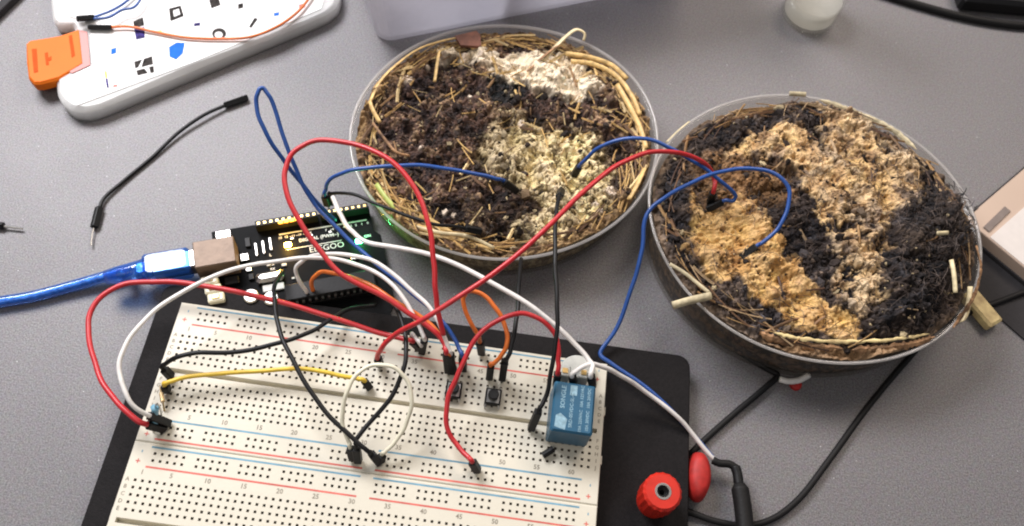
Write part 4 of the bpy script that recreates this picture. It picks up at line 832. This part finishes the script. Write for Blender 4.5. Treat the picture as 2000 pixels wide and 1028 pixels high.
def fibres(which, n, label, kind):
    """thin bent strips; kind: 'straw' pale stalks mostly round the rim, 'root' dark hairs"""
    Vs = []; Fs = []; Cs = []; k0 = 0; D = D1 if which == 1 else D2; ca, sa = math.cos(D['phi']), math.sin(D['phi'])
    for i in range(n):
        if kind == 'straw':
            edge = random.random() < .78; r = random.uniform(.86, .955) if edge else math.sqrt(random.uniform(0, .75)); t = random.choice([random.uniform(0, 2*math.pi), random.gauss(.35, .4), random.gauss(1.8, .35), random.gauss(4.1, .5)])-(D['phi'] if which == 1 else 0)
            ln = random.uniform(5, 26 if edge else 11); w_ = random.uniform(.25, .7) if random.random() < .72 else random.uniform(.8, 1.5); base = np.array(random.choice([(.66, .44, .17), (.60, .38, .14), (.70, .52, .26), (.48, .29, .11), (.26, .15, .07), (.16, .09, .05)]))
            if which == 2: base = base*np.array([.6, .55, .6])
        else:
            r = math.sqrt(random.uniform(0, .9)); t = random.uniform(0, 2*math.pi); edge = False; ln = random.uniform(2.5, 9); w_ = random.uniform(.10, .24); base = np.array(random.choice([(.03, .02, .016), (.09, .06, .045), (.16, .12, .10), (.05, .035, .03)]))
        X, Y = r*(D['a']-2.6)*math.cos(t), r*(D['b']-2.6)*math.sin(t); x, y = D['c'][0]+X*ca-Y*sa, D['c'][1]+X*sa+Y*ca
        tang = math.atan2(y-D['c'][1], x-D['c'][0])+math.pi/2
        if kind == 'root' and which == 2 and random.random() < .5: x, y = random.gauss(218, 16), random.gauss(88, 22)
        ang = tang+random.choice((random.gauss(0, .25), random.gauss(0, .8))) if edge else random.uniform(0, 6.28)
        if kind == 'root' and which == 2: pass
        bend = random.gauss(0, .25) if kind == 'straw' else random.gauss(0, 1.2)
        if edge: bend = abs(ln/D['a'])*1.0+random.gauss(0, .08)
        m_ = 7; P = []; a_ = ang-bend/2; p_ = np.array([x, y])-np.array([math.cos(ang), math.sin(ang)])*ln/2
        for j in range(m_):
            P.append(p_.copy()); a_ += bend/(m_-1); p_ = p_+np.array([math.cos(a_), math.sin(a_)])*ln/(m_-1)
        P = np.array(P); Vs.append((P, w_, random.uniform(.1, 1.4) if kind == 'straw' else random.uniform(0, 1.0), random.uniform(-1.2, 1.4), base*random.uniform(.65, 1.2), kind))
    allP = np.concatenate([v[0] for v in Vs]); hh, cc, rho = field(which, allP[:, 0], allP[:, 1])
    hh = hh.reshape(n, -1); rho = rho.reshape(n, -1); VV = []; FF = []; CC_ = []
    for i, (P, w_, lift, slope, base, kd) in enumerate(Vs):
        if rho[i].max() > (.965): continue
        m_ = len(P); hz = hh[i].mean()*.5+hh[i]*.5; 
        if kd == 'straw': hz = np.full(m_, hh[i].mean()+.5)
        z = hz+lift+np.linspace(-.5, .5, m_)*slope
        if kd == 'root': z = z+np.sin(np.linspace(0, math.pi, m_))*random.uniform(0, 1.6)
        d = np.gradient(P, axis=0); d /= np.linalg.norm(d, axis=1)[:, None]; nrm = np.stack([-d[:, 1], d[:, 0]], -1)
        a = np.c_[P+nrm*w_/2, z]; b = np.c_[P-nrm*w_/2, z]; c_ = np.c_[P, z+w_*.45]; e_ = np.c_[P, z-w_*.3]
        V_ = np.stack([a, c_, b, e_], 1).reshape(-1, 3); VV.append(V_)
        f = []
        for j in range(m_-1):
            for q_ in range(4): f.append((k0+j*4+q_, k0+j*4+(q_+1) % 4, k0+(j+1)*4+(q_+1) % 4, k0+(j+1)*4+q_))
        f += [(k0+3, k0+2, k0+1, k0), (k0+(m_-1)*4, k0+(m_-1)*4+1, k0+(m_-1)*4+2, k0+(m_-1)*4+3)]
        FF += f; k0 += len(V_); CC_.append(np.repeat(base[None], len(V_), 0)*rng.uniform(.8, 1.15, (len(V_), 1)))
    o = mesh_np('straw_litter' if kind == 'straw' else 'root_hairs', np.concatenate(VV), np.array(FF), np.clip(np.concatenate(CC_), .003, .85), M['straw'], (D['c'][0], D['c'][1], 0), smooth=False)
    tag(o, label, 'straw' if kind == 'straw' else 'roots', None, 'stuff')
fibres(1, 560, 'golden straw bits lying round the rim of the left dish', 'straw')
fibres(2, 170, 'brown straw bits lying round the rim of the dark dish', 'straw')
fibres(1, 900, 'fine dark root hairs tangled over the left dish', 'root'); fibres(2, 2200, 'fine dark root hairs tangled over the dark dish', 'root')
# single stalks and chips one can point at
def ribbon(label, pts, width, thick, mt, tilt=.5, name='bark_strip', cat='bark', ragged=.3):
    P = smoothp([U(*p) for p in pts], 9); n = len(P); vs = []; rnd = random.Random(hash(label) % 999 if False else len(label))
    for i in range(n):
        T = (P[min(i+1, n-1)]-P[max(i-1, 0)]).normalized(); h = Vector((-T.y, T.x, 0)).normalized(); W_ = (h*math.cos(tilt)+Vector((0, 0, 1))*math.sin(tilt)).normalized(); N_ = T.cross(W_).normalized()
        e = min(1, (i+.6)/4, (n-i-.4)/4); a = width*.5*e*(1+rnd.uniform(-ragged, ragged)); b = width*.5*e*(1+rnd.uniform(-ragged, ragged)); cu = thick*rnd.uniform(-.3, .5)
        vs += [P[i]+W_*a, P[i]+W_*a*.4+N_*(thick+cu), P[i]-W_*b*.4+N_*(thick*.9+cu), P[i]-W_*b, P[i]-W_*b*.4-N_*thick*.1, P[i]+W_*a*.4-N_*thick*.1]
    fs = [(i*6+k, i*6+(k+1) % 6, (i+1)*6+(k+1) % 6, (i+1)*6+k) for i in range(n-1) for k in range(6)]+[tuple(range(5, -1, -1)), tuple((n-1)*6+k for k in range(6))]
    return tag(MB().add(vs, fs).build(name, M[mt], smooth=False), label, cat)
def stalk(label, pts, rad, mt, flat=.45, name='straw_stalk', cat='straw'):
    return tag(MB().tube(smoothp([U(*p) for p in pts], 6), rad, 8, flat=flat).build(name, M[mt], smooth=True), label, cat)
M['gold'] = mat('golden_straw', (.66, .44, .17), .5, var=.35, vscale=350, bump=.4); M['goldp'] = mat('pale_straw', (.72, .60, .36), .5, var=.25, vscale=350, bump=.4)
M['brown'] = mat('brown_leaf', (.16, .06, .035), .6, var=.4, vscale=300, bump=.5); M['greens'] = mat('green_straw', (.42, .48, .12), .5, var=.3, vscale=300)
M['greyw'] = mat('pale_greyish_wood', (.55, .47, .30), .6, var=.3, vscale=300, bump=.5)
stalk('golden straw bent along the upper left rim of the left dish', [(722, 200, 4), (742, 160, 5), (780, 122, 5), (820, 95, 6), (865, 80, 6), (905, 72, 5)], 1.1, 'gold')
stalk('short golden straw standing upright near the upper left of the left dish', [(849, 160, 3), (853, 130, 5), (858, 100, 6)], 1.0, 'gold')
stalk('golden straw leaning at the left rim of the left dish', [(722, 198, 5), (728, 215, 5), (742, 240, 4)], 1.0, 'gold')
stalk('pale curled straw tip sticking over the upper rim of the left dish', [(1060, 120, 4), (1085, 92, 7), (1110, 68, 10), (1127, 58, 11), (1142, 66, 10), (1140, 80, 8)], 1.3, 'goldp')
stalk('brown stalk beside the curled tip in the left dish', [(1030, 140, 4), (1060, 112, 6), (1095, 85, 8)], .9, 'bark')
stalk('golden straw lying inside the upper right rim of the left dish', [(1105, 105, 5), (1150, 112, 6), (1195, 128, 6), (1225, 155, 5)], 1.1, 'gold')
stalk('second golden straw lying below its twin at the upper right rim of the left dish', [(1115, 120, 4), (1160, 126, 5), (1205, 150, 5), (1235, 190, 5), (1250, 225, 4)], 1.1, 'gold')
stalk('long golden straw curving down the right rim of the left dish', [(1205, 165, 5), (1228, 205, 5), (1250, 250, 4), (1262, 290, 4)], 1.2, 'gold')
stalk('golden straw slanting down at the lower right rim of the left dish', [(1258, 330, 4), (1245, 360, 5), (1228, 390, 4)], 1.3, 'gold')
stalk('green tinged straw at the lower left of the left dish', [(735, 360, 2), (752, 385, 3), (772, 408, 3)], 1.1, 'greens')
stalk('second green tinged straw below the first in the left dish', [(742, 402, 0), (775, 432, 1), (800, 452, 1)], .8, 'greens')
stalk('flat golden straw along the front of the left dish', [(820, 420, 3), (870, 450, 3), (910, 475, 2), (960, 488, 2)], 1.4, 'gold')
stalk('thin bent straw across the front left of the left dish', [(800, 440, 3), (860, 455, 4), (915, 462, 4), (965, 485, 3)], .8, 'goldp')
stalk('long thin brown stalk arching down the left side of the left dish', [(728, 240, 5), (750, 270, 6), (775, 298, 6), (800, 305, 4)], .6, 'bark')
tag(MB().prism([(p.x, p.y) for p in [U(x, y, 6) for x, y in ((888, 72), (930, 62), (938, 70), (940, 92), (900, 90))]], 5, 6.6).build('leaf_scrap', M['brown']), 'reddish brown leaf scrap at the top of the left dish', 'leaf')
stalk('square ended pale twig jutting over the left front rim of the dark dish', [(1314, 597, 11), (1345, 588, 12), (1388, 578, 12)], 1.7, 'greyw', .8, 'twig', 'twig')
stalk('pale bent straw just above the square ended twig in the dark dish', [(1308, 516, 11), (1335, 532, 11), (1365, 556, 11), (1385, 572, 11)], .75, 'greyw', .5)
stalk('pale straw standing on end in the black peat mound', [(1858, 508, 22), (1863, 535, 22), (1866, 572, 20)], .9, 'goldp')
stalk('short straw chip lying on the black peat mound', [(1830, 456, 24), (1852, 455, 24)], .9, 'goldp')
stalk('forked straw lying at the front of the dark dish', [(1495, 650, 9), (1525, 635, 10), (1562, 622, 10), (1610, 618, 9)], .7, 'bark')
stalk('short dark straw crossing the golden front of the dark dish', [(1583, 640, 12), (1598, 627, 13), (1612, 618, 13)], .6, 'bark')
stalk('white tipped straw poking out at the lower right rim of the dark dish', [(1895, 560, 12), (1892, 590, 10), (1882, 622, 8), (1870, 628, 7)], 1.1, 'goldp')
stalk('thin pale straw leaning on the upper left rim of the dark dish', [(1302, 278, 12), (1322, 258, 13), (1346, 238, 13)], .6, 'greyw')
stalk('pale straw end resting on the top rim of the dark dish', [(1542, 183, 10), (1560, 184, 10), (1574, 185, 10)], 1.1, 'greyw')
ribbon('long wood shaving along the upper right rim of the dark dish', [(1600, 195, 9), (1650, 212, 10), (1700, 232, 10), (1750, 258, 10), (1790, 292, 10)], 2.4, .4, 'greyw', .9, 'wood_shaving', 'wood shaving', ragged=.25)
ribbon('brown bark strip curling along the left half of the dark dish front rim', [(1478, 648, 8), (1512, 662, 8), (1555, 673, 8), (1600, 679, 9), (1645, 681, 9)], 3.4, .5, 'bark', .85, ragged=.35)
ribbon('brown bark strip curling along the right half of the dark dish front rim', [(1664, 683, 9), (1710, 682, 9), (1755, 677, 9), (1795, 669, 9), (1825, 658, 10)], 3.2, .5, 'bark', .85, ragged=.45)
ribbon('thin tan bark sliver above the other strips at the front rim', [(1510, 650, 10), (1560, 661, 11), (1630, 667, 11), (1700, 666, 11), (1765, 661, 11), (1815, 652, 11)], 1.4, .4, 'wood', .3, ragged=.5)
ribbon('brown bark strip curling up the right rim of the dark dish', [(1860, 640, 10), (1890, 600, 11), (1908, 560, 12), (1914, 520, 12), (1905, 480, 12)], 4.0, .6, 'bark', 1.0, ragged=.45)
# wooden peg on the desk
pg = root('wooden_peg', U(1925, 612, DZ)); tag(pg, 'pale wooden peg lying on the desk right of the dark dish', 'peg')
a, b = U(1888, 572, DZ+3), U(1942, 636, DZ+3); MB().box((a+b)/2, ((b-a).length, 8.0, 5.5), X=(b-a), ch=1).build('stick', M['wood'], pg)
# curly root hairs standing up at the back of the peat mound
mb_ = MB()
for i in range(240):
    px_, py_ = random.uniform(1770, 1905), random.uniform(360, 480); zb = random.uniform(14, 20); a = U(px_, py_, zb)
    if ((px_-1840)/75)**2+((py_-430)/70)**2 > 1: continue
    d1_ = Vector((random.gauss(0, 1), random.gauss(.3, 1), abs(random.gauss(.4, .6)))).normalized(); c1 = Vector((random.gauss(0, 1), random.gauss(0, 1), random.gauss(0, .6)))
    ln = random.uniform(1.5, 3.8); mb_.tube(smoothp([a, a+d1_*ln*.5, a+d1_*ln*.8+c1*ln*.22, a+d1_*ln*.8+c1*ln*.55], 3), random.uniform(.10, .2), 4)
tag(mb_.build('peat_fibres', M['dark']), 'curly black fibres bristling from the top of the peat mound', 'fibres', None, 'stuff')
# ------------------------------------------------------------------ light
w = bpy.data.worlds.new('World'); sc.world = w; w.use_nodes = True
w.node_tree.nodes['Background'].inputs[0].default_value = (.86, .90, 1, 1); w.node_tree.nodes['Background'].inputs[1].default_value = .17
def area(name, loc, target, size, power, col):
    l = bpy.data.lights.new(name, 'AREA'); l.shape = 'RECTANGLE'; l.size = size[0]; l.size_y = size[1]; l.energy = power; l.color = col
    o = bpy.data.objects.new(name, l); COL.objects.link(o); o.location = loc; o.rotation_euler = (Vector(target)-Vector(loc)).to_track_quat('-Z', 'Y').to_euler(); return o
area('overhead_light', (-.42, .46, .62), (-.05, .10, 0), (.42, .30), 11.5, (.98, .965, 1))
area('overhead_light', (.42, .62, .75), (.20, .16, 0), (.5, .3), 5.0, (1, .86, .74))
area('overhead_light', (-.25, -.45, .9), (-.05, .0, 0), (.5, .4), 1.9, (1, .90, .78))  # added fill light from the front, stands for no actual lamp
vs_ = sc.view_settings; vs_.view_transform = 'Standard'; vs_.look = 'None'; vs_.exposure = 0; vs_.gamma = 1; vs_.use_curve_mapping = False
